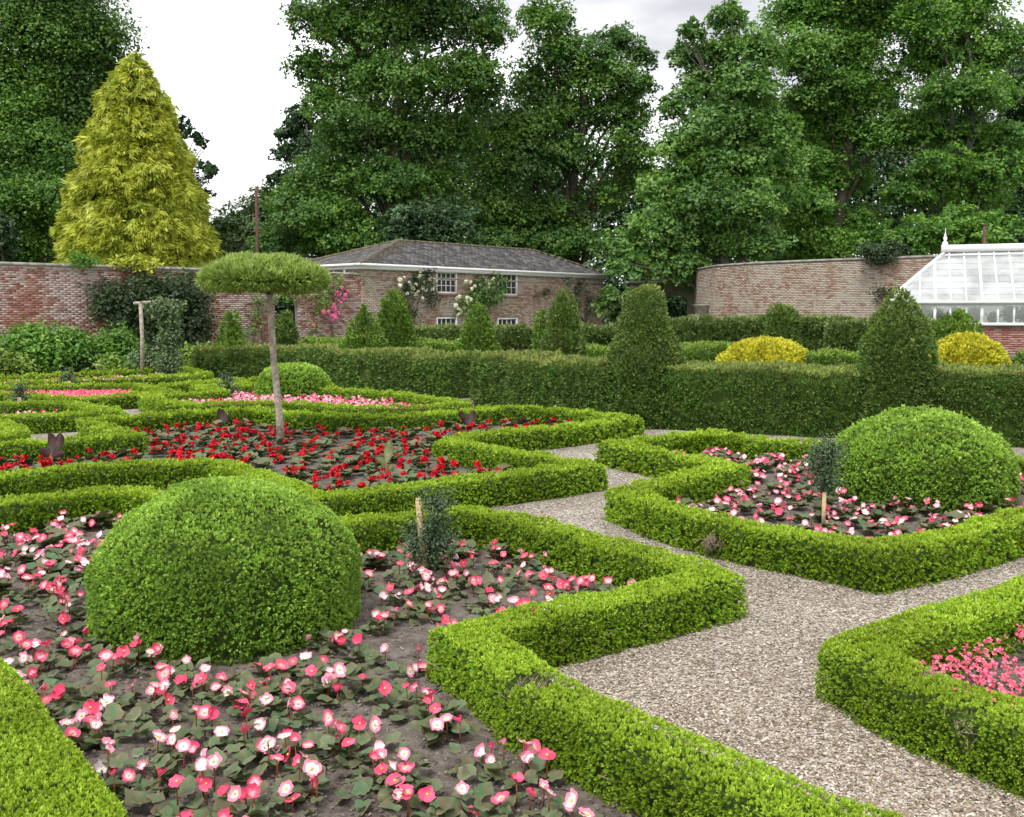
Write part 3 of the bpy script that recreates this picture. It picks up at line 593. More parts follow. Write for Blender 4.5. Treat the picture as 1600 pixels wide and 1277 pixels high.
hedge('yew_hedge', 'inner yew hedge behind and left of the first yellow dome', [(3.1, 22.5), (6.0, 23.6)], 1.4, 1.05, **kb)
hedge('yew_hedge', 'inner yew hedge between the two yellow domes', [(6.0, 20.3), (9.6, 19.6)], 1.4, 1.02, **kb)
hedge('yew_hedge', 'inner yew hedge at the right edge below the greenhouse wall', [(10.6, 20.5), (14, 19.5)], 1.4, 1.02, **kb)
hedge('privet_hedge', 'pale flecked hedge in front of the lower windows of the house', [(-3.4, 33), (0.3, 33.8), (3.6, 35.5)], .8, 1.36, 'privet_leaf', px=4.5, smin=.05, group='pale mixed hedges in front of the buildings', twigs=False, kl=5, rr=.08)
hedge('privet_hedge', 'long pale topped hedge in front of the curved wall, right of the biggest cone', [(3.8, 34.2), (9.3, 30.8), (10.4, 30.2)], .9, 1.68, 'privet_leaf', px=4.5, smin=.05, group='pale mixed hedges in front of the buildings', twigs=False, kl=5, rr=.08)
hedge('privet_hedge', 'short hedge block between the far small cone and the big right-hand cone', [(9.0, 28.2), (12.2, 27.3)], .9, 1.62, 'privet_leaf', px=4.5, smin=.05, group='pale mixed hedges in front of the buildings', twigs=False, kl=5, rr=.08)
GC = 'yew cones clipped above the hedges'
def cone(label, px, prof, D, mat='yew_leaf', seed=1):
    s_ = D / F_PX; c = Q(px, prof[-1][1], D); pr = [(r * s_, Q(px, y, D)[2]) for r, y in prof[::-1]]
    if pr[0][1] > 0: pr = [(pr[0][0] * 1.05, 0.0)] + pr
    else: pr[0] = (pr[0][0], 0.0)
    fine = [pr[0]]
    for a, b in zip(pr[:-1], pr[1:]): fine += [((a[0] + b[0]) / 2, (a[1] + b[1]) / 2), b]
    return topiary('yew_cone', label, 'topiary', (c[0], c[1]), fine, mat, px=5.6, smin=.03, wr=.3, kl=5, group=GC, spread=.8, up=.5, seed=seed, lump=1.6, inset=.09, cover=2.4)
cone('bell-shaped yew point on the far left end of the dark hedge', 363, [(0, 484), (3, 487), (9, 500), (14, 520), (17, 532), (27, 542)], 28.3, 'yew_bright', 1)
cone('dark brownish rounded yew in front of the brick archway', 447, [(0, 486), (6, 490), (12, 502), (15, 520), (17, 540)], 31, 'yew_leaf', 2)
cone('pointed bright green yew cone overlapping the taller one left of the rose house', 569, [(0, 473), (4, 477), (11, 500), (19, 515), (30, 532), (38, 550)], 26.0, 'yew_bright', 3)
cone('tall rounded yew cone just behind the pointed bright one, left of the lower windows', 616, [(0, 457), (9, 461), (17, 475), (22, 490), (26, 510), (30, 530), (34, 552)], 28, 'yew_bright', 4)
cone('blunt light green yew cone between the two lower windows', 747, [(0, 475), (7, 479), (12, 490), (18, 503), (24, 520), (30, 540), (35, 556)], 23.5, 'yew_bright', 5)
cone('small round-topped yew standing behind the tall narrow cone', 848, [(0, 484), (4, 487), (9, 500), (11, 530), (12, 545)], 29, 'yew_bright', 6)
cone('tall narrow dark yew cone in front of the right end of the house', 880, [(0, 455), (5, 457), (12, 465), (17, 480), (23, 510), (31, 540), (35, 560)], 22.5, 'yew_leaf', 7)
cone('biggest yew cone, left of the first yellow dome, rising from the front hedge', 1006, [(0, 447), (9, 450), (20, 457), (27, 470), (32, 490), (39, 515), (48, 540), (56, 562), (60, 585), (62, 640), (62, 690)], 16.6, 'yew_leaf', 8)
cone('small flat-topped distant yew in front of the long pale hedge', 1223, [(0, 480), (14, 482), (20, 490), (23, 505), (24, 545)], 27, 'yew_leaf', 9)
cone('wide big yew cone in front of the greenhouse corner', 1399, [(0, 451), (7, 456), (14, 465), (23, 480), (36, 500), (45, 518), (51, 535), (54, 560), (56, 600), (56, 690)], 14.8, 'yew_leaf', 10)
cone('small bright yew cone in front of the greenhouse glass', 1495, [(0, 484), (7, 488), (18, 500), (33, 520), (42, 538)], 26, 'yew_bright', 11)
GD = 'clipped golden yellow domes'
c = Q(1196, 575, 20.5); topiary('yellow_dome', 'golden yellow dome left of the wide cone, peeping over the yew hedge', 'topiary', (c[0], c[1]), dome_prof(1.03, Q(0, 531, 20.5)[2], .62, p=2.0), 'yellow_leaf', px=4.5, smin=.02, group=GD, kl=5, corem='yellow_core', cover=3.2)
c = Q(1508, 585, 18.2); topiary('yellow_dome', 'golden yellow dome right of the wide cone, below the greenhouse', 'topiary', (c[0], c[1]), dome_prof(.80, Q(0, 524, 18.2)[2], .62, p=2.0), 'yellow_leaf', px=4.5, smin=.02, group=GD, seed=5, kl=5, corem='yellow_core', cover=3.2)

# ================================================================== MUSHROOM TREE
mt = P(440, 697, 0); D0 = mt[1]; tree_top = Q(421, 455, D0)
mp = [(0.12, 2.30), (.5, 2.25), (.76, 2.25), (.85, 2.31), (.86, 2.38), (.79, 2.47), (.64, 2.56), (.43, 2.625), (.2, 2.66), (0, 2.67)]
root = topiary('mushroom_tree', 'mushroom-shaped clipped tree with flat round crown on one leaning pole-like trunk in the red bed', 'tree', (tree_top[0] - .07, D0), mp, 'mushroom_leaf', px=7.5, smin=.05, wr=.2, kl=6, cover=3.2, spread=.6, up=.55, kind_name='crown', lump=1.2, seed=3, inset=.08)
b0 = np.array([tree_top[0] - .07, D0, 0]); mb = MB()
pts = [mt - b0 - [0, 0, .05], mt - b0 + [0, 0, .5] - [.03, 0, 0], mt - b0 + [-.09, 0, 1.2], tree_top - b0 - [.0, 0, .1], tree_top - b0 + [0, 0, .18]]
mb.tube(pts, [.060, .052, .047, .042, .038], 9)
link('trunk', mb.me('trunk', 'wood_post', True), root)
mb = MB()
for k in range(9):
    a = k / 9 * 6.28 + .3; s_ = tree_top - b0; mb.tube([s_ - [0, 0, .05], s_ + [.25 * math.cos(a), .25 * math.sin(a), .1], s_ + [.6 * math.cos(a), .6 * math.sin(a), .2]], [.025, .017, .008], 5)
link('limbs', mb.me('limbs', 'bark', True), root)
# ================================================================== BRICKWORK
BL, BH = .225, .075
def brick_unit(): 
    mb = MB(); mb.box((-.1075, -.02, -.0325), (.1075, .02, .0325)); return mb
BRICK_ME = {}
def brick_wall(root, a, b, h, mat, nparts=240, holes=(), zmin=0.0, vis=None, thick=.3, seed=0, z0=0, plate=True, backm='mortar'):
    """bricks proud of a mortar slab along a-b (world XY). normal is to the right-hand side of a->b seen from above turned to the camera"""
    a = np.array(a, float)[:2]; b = np.array(b, float)[:2]; d = norm(b - a); nrm = np.array([d[1], -d[0]])
    if nrm @ (a - CAM[:2]) > 0: nrm = -nrm
    Ln = np.linalg.norm(b - a); off = np.array(root.location)
    rows = int((h - z0) / BH); xs, zs, ls = [], [], []
    for r in range(rows):
        z = z0 + r * BH + .0375; x = -(r % 2) * BL / 2
        while x < Ln:
            x0, x1 = max(x, 0) + .005, min(x + BL, Ln) - .005
            if x1 - x0 > .04: xs.append((x0 + x1) / 2); ls.append(x1 - x0); zs.append(z)
            x += BL
    xs, zs, ls = map(np.array, (xs, zs, ls)); ok = zs > zmin
    for f in holes: ok &= ~f(xs, zs)
    xs, zs, ls = xs[ok], zs[ok], ls[ok]; n = len(xs)
    c3 = np.stack([a[0] + d[0] * xs, a[1] + d[1] * xs, zs], -1); pr = R.uniform(-.004, .008, n)
    X, Y = project(c3); seen = (X > 2) & (X < 1598) & (ls > .2)
    if vis: seen &= vis(X, Y)
    order = np.argsort(np.linalg.norm(c3 - CAM, axis=1) + R.uniform(0, .6, n)); order = order[seen[order]][:nparts]
    isp = np.zeros(n, bool); isp[order] = True
    if mat not in BRICK_ME: BRICK_ME[mat] = [brick_unit().me('brick', mat) for _ in range(1)]
    ang = math.atan2(d[1], d[0]) 
    for i in order:
        p = c3[i] - off + np.array([nrm[0], nrm[1], 0]) * pr[i]; link('brick', BRICK_ME[mat][0], root, p, (0, 0, ang))
    q = ~isp; cs = c3[q] - off + np.outer(pr[q], [nrm[0], nrm[1], 0]); m_ = len(cs)
    u = np.array([(x, y, z) for z in (-1, 1) for y in (-1, 1) for x in (-1, 1)], float)
    hx = ls[q][:, None] / 2; Vx = u[None, :, 0] * hx; Vy = np.broadcast_to(u[None, :, 1] * .02, Vx.shape); Vz = u[None, :, 2] * .0325
    V = cs[:, None] + Vx[..., None] * np.array([d[0], d[1], 0]) + Vy[..., None] * np.array([nrm[0], nrm[1], 0]) + np.broadcast_to(Vz, Vx.shape)[..., None] * np.array([0, 0, 1])
    f = np.array([(0, 2, 3, 1), (4, 5, 7, 6), (0, 1, 5, 4), (2, 6, 7, 3), (0, 4, 6, 2), (1, 3, 7, 5)]); Fq = (f[None] + np.arange(m_)[:, None, None] * 8).reshape(-1, 4)
    link('brickwork', mesh('brickwork', V.reshape(-1, 3), Fq, mat), root, kind='stuff')
    return d, nrm, Ln, off
def slab(root, name, a, b, z0, z1, t, mat, nrm, off, back=.012):
    """upright slab behind the brick faces"""
    a = np.array([*a, 0.0]) - off; b = np.array([*b, 0.0]) - off; n3 = np.array([nrm[0], nrm[1], 0]); mb = MB()
    f = [a - n3 * (-back), b - n3 * (-back)]; g2 = [a - n3 * t, b - n3 * t]
    V = [f[0] + [0, 0, z0], f[1] + [0, 0, z0], f[1] + [0, 0, z1], f[0] + [0, 0, z1], g2[0] + [0, 0, z0], g2[1] + [0, 0, z0], g2[1] + [0, 0, z1], g2[0] + [0, 0, z1]]
    mb.add(V, [(0, 1, 2, 3), (5, 4, 7, 6), (3, 2, 6, 7), (0, 4, 5, 1), (0, 3, 7, 4), (1, 5, 6, 2)]); return link(name, mb.me(name, mat), root)

# left garden wall with archway
a, b = np.array([-21., 27.9]), np.array([-6.15, 41.1]); d = norm(b - a); HW = 3.5
root = thing('garden_wall', 'old lime-stained red brick garden wall with an archway, left of the house', 'wall', (*a, 0))
def s_of(px):  # distance along the wall at a picture column
    k = (px - CXP) / F_PX; return (k * a[1] - a[0]) / (d[0] - k * d[1])
sA0, sA1 = s_of(430), s_of(468); sc_, rA = (sA0 + sA1) / 2, (sA1 - sA0) / 2; zsp = 2.32 - .25
arch = lambda x, z: (np.abs(x - sc_) < rA) & (z < zsp) | ((x - sc_) ** 2 / rA ** 2 + (z - zsp) ** 2 / .45 ** 2 < 1)
archo = lambda x, z: (np.abs(x - sc_) < rA + .24) & (z > zsp - .05) & ((x - sc_) ** 2 / (rA + .24) ** 2 + (z - zsp) ** 2 / .69 ** 2 < 1)
d_, nrm, Ln, off = brick_wall(root, a, b, HW - .08, 'brick_red', 280, [lambda x, z: arch(x, z) | archo(x, z)], vis=lambda X, Y: ((X < 130) & (Y < 490)) | ((X > 480) & (Y < 520)))
n3 = np.array([nrm[0], nrm[1], 0]); d3 = np.array([d[0], d[1], 0])
slab(root, 'mortar', a, a + d * (sc_ - rA), 0, HW - .08, .34, 'mortar', nrm, off); slab(root, 'mortar', a + d * (sc_ + rA), b, 0, HW - .08, .34, 'mortar', nrm, off)
mb = MB(); k = 14; V = []; pts = []
for i in range(k + 1):
    t = math.pi * i / k; pts.append((sc_ - rA * math.cos(t), zsp + .45 * math.sin(t)))
for (x, z) in pts:
    for zz in (z, HW - .08):
        for dep in (.012, -.34): V.append(d3 * x + n3 * dep + [0, 0, zz])
Fq = []
for i in range(k):
    o = i * 4; q = o + 4; Fq += [(o, q, q + 2, o + 2), (o + 1, o + 3, q + 3, q + 1), (o, o + 1, q + 1, q)]
link('mortar', mb.add(V, Fq).me('mortar', 'mortar'), root)
for i in range(19):
    t = math.pi * (i + .5) / 19; u = np.array([-math.cos(t) * (rA + .12), math.sin(t) * (.45 + .12)]); cpt = d3 * (sc_ + u[0]) + [0, 0, zsp + u[1]]
    ax = norm(-math.cos(t) * d3 + np.array([0, 0, 1.0]) * math.sin(t)); mb = MB().bar(cpt - ax * .1075, cpt + ax * .1075, .055, .06, up=n3)
    link('brick', mb.me('brick', 'brick_fresh'), root)
mb = MB(); nseg = 40
for i in range(nseg):
    x0 = Ln * i / nseg + .006; x1 = Ln * (i + 1) / nseg - .006; o = link('coping_stone', MB().add([d3 * x + n3 * y + [0, 0, z] for x in (x0, x1) for (y, z) in ((.06, HW - .08), (.06, HW - .02), (-.15, HW + .03), (-.4, HW - .02), (-.4, HW - .08))],
        [(0, 1, 6, 5), (1, 2, 7, 6), (2, 3, 8, 7), (3, 4, 9, 8), (4, 0, 5, 9)], [(0, 2, 1), (0, 3, 2), (0, 4, 3), (5, 6, 7), (5, 7, 8), (5, 8, 9)]).me('coping_stone', 'stone'), root)

# right curved garden wall
cw = [(10.3, 57), (9.7, 52), (9.95, 48.5), (11.2, 46), (13.3, 43.7), (17.3, 40.2), (22, 36.8), (28, 33)]
root = thing('garden_wall', 'pale weathered brick garden wall curving behind the long hedge and greenhouse', 'wall', (11.2, 46, 0)); HR = 4.2
for i, (p, q) in enumerate(zip(cw[:-1], cw[1:])):
    npt = {3: 120, 4: 120, 5: 40}.get(i, 0)
    _, nr, l2, of2 = brick_wall(root, p, q, HR - .08, 'brick_grey', npt, vis=lambda X, Y: (Y < 492) & (X < 1420), zmin=.9)
    slab(root, 'mortar', p, q, 0, HR - .08, .35, 'mortar', nr, of2)
    dd = norm(np.array(q) - np.array(p)); k = int(l2 / .6)
    for j in range(k):
        x0, x1 = l2 * j / k + .005, l2 * (j + 1) / k - .005; A_ = np.array([*p, 0.]) - of2; D3 = np.array([*dd, 0.]); N3 = np.array([*nr, 0.])
        link('coping_stone', MB().add([A_ + D3 * x + N3 * y + [0, 0, z] for x in (x0, x1) for (y, z) in ((.06, HR - .08), (.06, HR - .02), (-.15, HR + .03), (-.4, HR - .02), (-.4, HR - .08))],
            [(0, 1, 6, 5), (1, 2, 7, 6), (2, 3, 8, 7), (3, 4, 9, 8), (4, 0, 5, 9)], [(0, 2, 1), (0, 3, 2), (0, 4, 3), (5, 6, 7), (5, 7, 8), (5, 8, 9)]).me('coping_stone', 'stone'), root)

# stone archway between house and curved wall
D_ = 56; s_ = D_ / F_PX; L0, L1 = Q(985, 500, D_), Q(1100, 500, D_)
root = thing('stone_gateway', 'grey stone gateway with a low dark arch, half hidden by sycamore leaves', 'gateway', (L0[0], D_, 0)); W_ = L1[0] - L0[0]
zt = Q(0, 441, D_)[2]; xa, xb = (1036 - 985) * s_, (1076 - 985) * s_; zs_ = Q(0, 474, D_)[2]; ra = (xb - xa) / 2
mb = MB(); mb.box((0, 0, 0), (xa, .6, zt - .1)); mb.box((xb, 0, 0), (W_, .6, zt - .1)); link('pier', mb.me('pier', 'stone'), root)
mb = MB(); k = 10; V = []
for i in range(k + 1):
    t = math.pi * i / k; x = (xa + xb) / 2 - ra * math.cos(t); z = zs_ + .45 * math.sin(t); V += [(x, .003, z), (x, .003, zt - .1), (x, .597, z), (x, .597, zt - .1)]
link('arch', mb.add(V, sum([[(i * 4, i * 4 + 4, i * 4 + 5, i * 4 + 1), (i * 4 + 2, i * 4 + 3, i * 4 + 7, i * 4 + 6), (i * 4, i * 4 + 2, i * 4 + 6, i * 4 + 4)] for i in range(k)], [])).me('arch', 'stone'), root)
link('coping', MB().box((-.1, -.12, zt - .098), (W_ + .1, .72, zt + .06)).me('coping', 'stone'), root)
root2 = thing('stone_urn', 'pale stone urn on a pedestal right of the dark gateway arch', 'urn', (*Q(1100, 500, 50)[:2], 0)); zt = Q(0, 476, 50)[2]
link('pedestal', MB().box((-.5, -.5, 0), (.5, .5, zt - .9)).box((-.6, -.6, zt - .898), (.6, .6, zt - .75)).me('pedestal', 'stone'), root2)
link('bowl', MB().lathe([(.0, zt - .75), (.25, zt - .74), (.12, zt - .6), (.4, zt - .35), (.52, zt - .1), (.62, zt), (.5, zt - .02), (0, zt - .1)], k=16).me('bowl', 'stone', True), root2)

# ================================================================== HOUSE
a = np.array([-6.24, 41.0]); d = np.array([.667, .745]); d = norm(d); inn = np.array([-d[1], d[0]]); Lh = 16.6; dep = 4.6; ZE = 3.84
root = thing('brick_house', 'low two-storey brick house with slate hipped roof, white sash windows and climbing roses', 'house', (*a, 0), 0)
off = np.array([*a, 0.0]); d3 = np.array([*d, 0.0]); i3 = np.array([*inn, 0.0]); f3 = -i3
def hp(s_, z, y=0.0): return d3 * s_ + f3 * y + np.array([0, 0, z])     # facade coordinates relative to root
def sf(px): k = (px - CXP) / F_PX; return (k * a[1] - a[0]) / (d[0] - k * d[1])
def zf(px, py): s_ = sf(px); Y = a[1] + d[1] * s_; return Q(px, py, Y)[2]
WN = []
for (x0, x1, y0, y1, rows) in ((682, 714, 425, 459, 3), (777, 808, 427, 462, 3), (682, 714, 496, 533, 3), (777, 808, 497, 536, 3)):
    WN.append((sf(x0), sf(x1), zf((x0 + x1) / 2, y1), zf((x0 + x1) / 2, y0), rows))
holes = [(lambda x, z, w=w: (x > w[0] - .02) & (x < w[1] + .02) & (z > w[2] - .02) & (z < w[3] + .03)) for w in WN]
vis = lambda X, Y: (Y < 492) & (X > 570) & (X < 900)
brick_wall(root, a, a + d * Lh, ZE - .16, 'brick_grey', 290, holes, vis=vis)
lft = a + inn * dep
brick_wall(root, lft, a, ZE - .16, 'brick_grey', 10, [], vis=lambda X, Y: (X > 510) & (Y < 425), zmin=2.5)
brick_wall(root, a + d * Lh, a + d * Lh + inn * dep, ZE - .16, 'brick_grey', 0, [])
# mortar backing with window openings: grid of cells
xs = sorted(set([0, Lh] + [v for w in WN for v in w[:2]])); zs = sorted(set([0, ZE - .16] + [round(v, 4) for w in WN for v in w[2:4]]))
mb = MB()
for x0, x1 in zip(xs[:-1], xs[1:]):
    for z0, z1 in zip(zs[:-1], zs[1:]):
        xm, zm = (x0 + x1) / 2, (z0 + z1) / 2
        if any(w[0] < xm < w[1] and w[2] - .001 < zm < w[3] + .001 for w in WN): continue
        V = [hp(x, z, y) for y in (.012, -.28) for (x, z) in ((x0, z0), (x1, z0), (x1, z1), (x0, z1))]; mb.add(V, [(0, 1, 2, 3), (7, 6, 5, 4), (0, 4, 5, 1), (3, 2, 6, 7), (0, 3, 7, 4), (1, 5, 6, 2)])
mb.add([hp(0, z, -y) for y in (.28, dep) for z in (0, ZE - .16)], [(0, 1, 3, 2)]); mb.add([hp(Lh, z, -y) for y in (.28, dep) for z in (0, ZE - .16)], [(0, 2, 3, 1)])
mb.add([hp(s_, z, -dep) for s_ in (0, Lh) for z in (0, ZE - .16)], [(0, 2, 3, 1)])
link('wall', mb.me('wall', 'mortar'), root)
link('room', MB().add([hp(s_, z, -1.5) for s_ in (.3, Lh - .3) for z in (0, ZE - .3)], [(0, 1, 3, 2)]).me('room', 'shelf_dark'), root)
# brick dentil band and pale string under the eaves, white gutter and fascia
for (z0, z1, y, m_, nm) in ((ZE - .46, ZE - .40, .05, 'brick_grey', 'string_course'), (ZE - .16, ZE - .03, .18, 'white_paint', 'fascia'), (ZE - .028, ZE + .07, .34, 'white_paint', 'gutter')):
    mb = MB()
    for (s0, s1, y0, y1) in ((-y, Lh + y, 0.0, y),):
        mb.add([hp(s_, z, yy) for yy in (-.05, y) for (s_, z) in ((s0, z0), (s1, z0), (s1, z1), (s0, z1))], [(4, 5, 6, 7), (0, 4, 7, 3), (1, 2, 6, 5), (3, 7, 6, 2), (0, 1, 5, 4), (0, 3, 2, 1)])
    mb.add([hp(s_, z, yy) for s_ in (-y, .05) for (yy, z) in ((-.05 - .003, z0), (-dep - y, z0), (-dep - y, z1), (-.05 - .003, z1))], [(0, 1, 2, 3), (0, 4, 5, 1), (3, 2, 6, 7), (1, 5, 6, 2), (0, 3, 7, 4), (4, 7, 6, 5)])
    link(nm, mb.me(nm, m_), root)
mb = MB().tube([hp(-.12, 0, -.9), hp(-.12, ZE - .1, -.9)], .05, 8); link('downpipe', mb.me('downpipe', 'white_paint', True), root)
# roof: facade slope, left hip, back, right hip; slates as parts on the front, joined beyond 300
zr = 5.15; e = .32; sR0, sR1 = 4.13, 13.6
E = [hp(-e, ZE + .03, e), hp(Lh + e, ZE + .03, e), hp(Lh + e, ZE + .03, -dep - e), hp(-e, ZE + .03, -dep - e)]; RG = [hp(sR0, zr, -dep / 2), hp(sR1, zr, -dep / 2)]
mb = MB().add(E + RG, [(0, 1, 5, 4), (2, 3, 4, 5), (3, 2, 1, 0)], [(3, 0, 4), (1, 2, 5)]); link('roof', mb.me('roof', 'slate'), root)
def slates(A0, A1, B0, B1, nparts, rows, wid=.26):
    """rows of slates on the quad eave A0-A1 / ridge B0-B1"""
    out = []; up = norm(np.array(B0 if np.linalg.norm(np.array(B0) - A0) < 99 else B0) * 0 + np.cross(norm(np.array(A1) - A0), [0, 0, 1]))
    A0, A1, B0, B1 = map(np.array, (A0, A1, B0, B1)); nr_ = norm(np.cross(A1 - A0, B0 - A0)); nr_ = nr_ * np.sign(nr_[2])
    for r in range(rows):
        t0, t1 = r / rows, min((r + 1.15) / rows, 1); l0, l1 = A0 + (B0 - A0) * t0, A1 + (B1 - A1) * t0; m0, m1 = A0 + (B0 - A0) * t1, A1 + (B1 - A1) * t1
        ln = np.linalg.norm(l1 - l0); k = max(1, int(ln / wid)); e0 = norm(A1 - A0); upv = (m0 - l0) - e0 * ((m0 - l0) @ e0)
        for j in range(k):
            x0 = ln * (j + (.5 if r % 2 else 0) * (j > 0)) / k; x1 = ln * min(j + 1 + (.5 if r % 2 else 0), k) / k
            if x1 - x0 < .05: continue
            th = .02 + R.uniform(0, .012); p0 = l0 + e0 * (x0 + .004) + nr_ * th; p1 = l0 + e0 * (x1 - .004) + nr_ * (th + R.uniform(-.003, .003)); q1 = p1 + upv - nr_ * .014; q0 = p0 + upv - nr_ * .014
            out.append(np.array([p0, p1, q1, q0, p0 - nr_ * .016, p1 - nr_ * .016, q1 - nr_ * .01, q0 - nr_ * .01]))
    return out
fq = [(0, 1, 2, 3), (4, 5, 1, 0), (5, 6, 2, 1), (7, 4, 0, 3)]
S = slates(E[0], E[1], RG[0], RG[1], 300, 15)
ds = [np.linalg.norm(s_.mean(0) + off - CAM) for s_ in S]; order = np.argsort(ds); big = set(order[:290])
rest = MB()
for i, s_ in enumerate(S):
    if i in big: link('slate', MB().add(s_ - s_[0], fq).me('slate', 'slate'), root, s_[0])
    else: rest.add(s_, fq)
for s_ in slates(E[3], E[0], RG[0], RG[0] + np.array([.001, 0, 0]), 0, 15) + slates(E[1], E[2], RG[1], RG[1] + np.array([.001, 0, 0]), 0, 12): rest.add(s_, fq)
link('slating', rest.me('slating', 'slate'), root, kind='stuff')
def ridge(name, p, q, k):
    p, q = np.array(p), np.array(q); 
    for i in range(k):
        a0, a1 = p + (q - p) * (i + .02) / k, p + (q - p) * (i + .98) / k; link(name, MB().tube([a0 + [0, 0, .03 + R.uniform(0, .02)], a1 + [0, 0, .03]], .06, 6).me(name, 'moss'), root)
ridge('ridge_tile', RG[0], RG[1], 26); ridge('hip_tile', E[0], RG[0], 14); ridge('hip_tile', E[3], RG[0], 12); ridge('hip_tile', E[1], RG[1], 10)
# moss beside the left hip
mp_ = []
for i in range(900):
    t = R.random(); w = R.random() ** 2 * .9; base = E[0] * (1 - t) + RG[0] * t + d3 * w * 1.0; mp_.append(base + np.array([0, 0, .05 + .0 * w]))
mp_ = np.array(mp_); f_ = stones('moss_tufts', mp_, .03, 'moss', .5); f_.parent = root
# windows
def sash(w, nx=4, rows=3, nm='window'):
    x0, x1, z0, z1, rows = w; fr = .07; W_ = link(nm, None, root) if False else None
    mb = MB(); y = -.03
    def rect(xa, xb, za, zb, y0, y1): mb.add([hp(x, z, yy) for yy in (y1, y0) for (x, z) in ((xa, za), (xb, za), (xb, zb), (xa, zb))], [(0, 1, 2, 3), (7, 6, 5, 4), (0, 4, 5, 1), (3, 2, 6, 7), (0, 3, 7, 4), (1, 5, 6, 2)])
    rect(x0, x0 + fr, z0, z1, -.12, .03); rect(x1 - fr, x1, z0, z1, -.12, .03); rect(x0 + fr, x1 - fr, z1 - fr, z1, -.12, .027); rect(x0 + fr, x1 - fr, z0, z0 + fr * 1.2, -.12, .033)
    ix0, ix1, iz0, iz1 = x0 + fr, x1 - fr, z0 + fr * 1.2, z1 - fr; win = link('window', mb.me('window', 'white_paint'), root)
    mb = MB(); 
    zs_ = [iz0 + (iz1 - iz0) * k / rows for k in range(rows + 1)]; xs_ = [ix0 + (ix1 - ix0) * k / nx for k in range(nx + 1)]
    for x in xs_[1:-1]: rect(x - .014, x + .014, iz0, iz1, -.10, -.02)
    for k, z in enumerate(zs_[1:-1]):
        t_ = .035 if k == rows - 2 else .014; rect(ix0, ix1, z - t_, z + t_, -.102, -.016)
    link('glazing_bars', mb.me('glazing_bars', 'white_paint'), win)
    for i in range(nx):
        for j in range(rows):
            xa, xb, za, zb = xs_[i] + .014, xs_[i + 1] - .014, zs_[j] + .014, zs_[j + 1] - .014; tl = R.normal(0, .004)
            m2 = MB().add([hp(xa, za, -.06), hp(xb, za, -.06 + tl), hp(xb, zb, -.06 + tl), hp(xa, zb, -.06)], [(0, 1, 2, 3)]); link('pane', m2.me('pane', 'pane_glass'), win)
    mb = MB(); rect(x0 - .06, x1 + .06, z0 - .10, z0 - .003, -.05, .09); link('sill', mb.me('sill', 'brick_fresh'), win)
for w in WN: sash(w)
# little side window on the left flank
sy = 1.7; z0, z1 = ZE - .62, ZE - .18; M_ = lambda y, z, x: hp(x, z, -y)
mb = MB()
def rb(ya, yb, za, zb, xa, xb): mb.add([M_(y, z, x) for x in (xa, xb) for (y, z) in ((ya, za), (yb, za), (yb, zb), (ya, zb))], [(0, 1, 2, 3), (7, 6, 5, 4), (0, 4, 5, 1), (3, 2, 6, 7), (0, 3, 7, 4), (1, 5, 6, 2)])
rb(sy, sy + .08, z0, z1, -.06, .02); rb(sy + .9, sy + .98, z0, z1, -.06, .02); rb(sy, sy + .98, z1, z1 + .07, -.063, .02); rb(sy, sy + .98, z0 - .07, z0, -.063, .02)
for k in (1, 2): rb(sy + .3 * k, sy + .3 * k + .03, z0, z1, -.05, .0)
win = link('window', mb.me('window', 'white_paint'), root)
for k in range(3): link('pane', MB().add([M_(sy + .08 + k * .29, z0, -.03), M_(sy + .08 + k * .29 + .27, z0, -.03), M_(sy + .08 + k * .29 + .27, z1, -.03), M_(sy + .08 + k * .29, z1, -.03)], [(0, 1, 2, 3)]).me('pane', 'pane_glass'), win)

# ---- climbers
def climber(name, label, cat, spots, Dfun, leafmat, flowers=(), fmat=None, size=.10, dens=.6, thick=.16, stems=(), fs=.09, gap=0.12):
    """spots: ellipses (px,py,rx,ry) on the wall; Dfun(px) gives the wall's depth there"""
    x0, y0 = spots[0][:2]; b = Q(x0, y0, Dfun(x0) - gap); b[2] = 0; root = thing(name, label, cat, b)
    Vs, Fs, Ts = [], [], []; off = 0
    lob = []
    for (x, y, rx, ry) in spots:
        D_ = Dfun(x) - gap; c = Q(x, y, D_) - b; s_ = D_ / F_PX; lob.append((c, (rx * s_, thick, ry * s_)))
    V, Fq, tp = crown(lob, size, dens * .4, clump=.22, per=10, inner=.05, droop=.3, flat=.5)
    link('foliage', mesh('foliage', V, Fq, leafmat, {'tip': tp}), root, kind='stuff')
    mb = MB()
    for st in stems:
        pts = [Q(x, y, Dfun(x) - gap * .6) - b for x, y in st]; mb.tube(pts, np.linspace(.035, .012, len(pts)), 5)
    if stems: link('stem', mb.me('stem', 'twig', True), root)
    for (x, y) in flowers:
        c = Q(x, y, Dfun(x) - gap - thick - .08) - b; link('flower', POM[fmat], root, c, (R.uniform(0, 6), R.uniform(0, 6), 0), fs * R.uniform(.8, 1.25))
    return root
def pompom(mat, n=26, seed=0):
    d = rnd(n); d[:, 2] = np.abs(d[:, 2]) * 1.2 - .15; d = norm(d); t = norm(np.cross(d, rnd(n))); V, Fq = leaf_geo(d * .25 - t * .35, norm(t + d * .5), d, .95, .9); V = V * np.array([1, 1, .8])
    return mesh('flower', V, Fq, mat, {'tip': np.tile([0, .5, 1, .5], n)})
POM = {m_: pompom(m_) for m_ in ('rose_white', 'rose_pink', 'petal_red', 'petal_deep')}
hD = lambda px: a[1] + d[1] * sf(px)
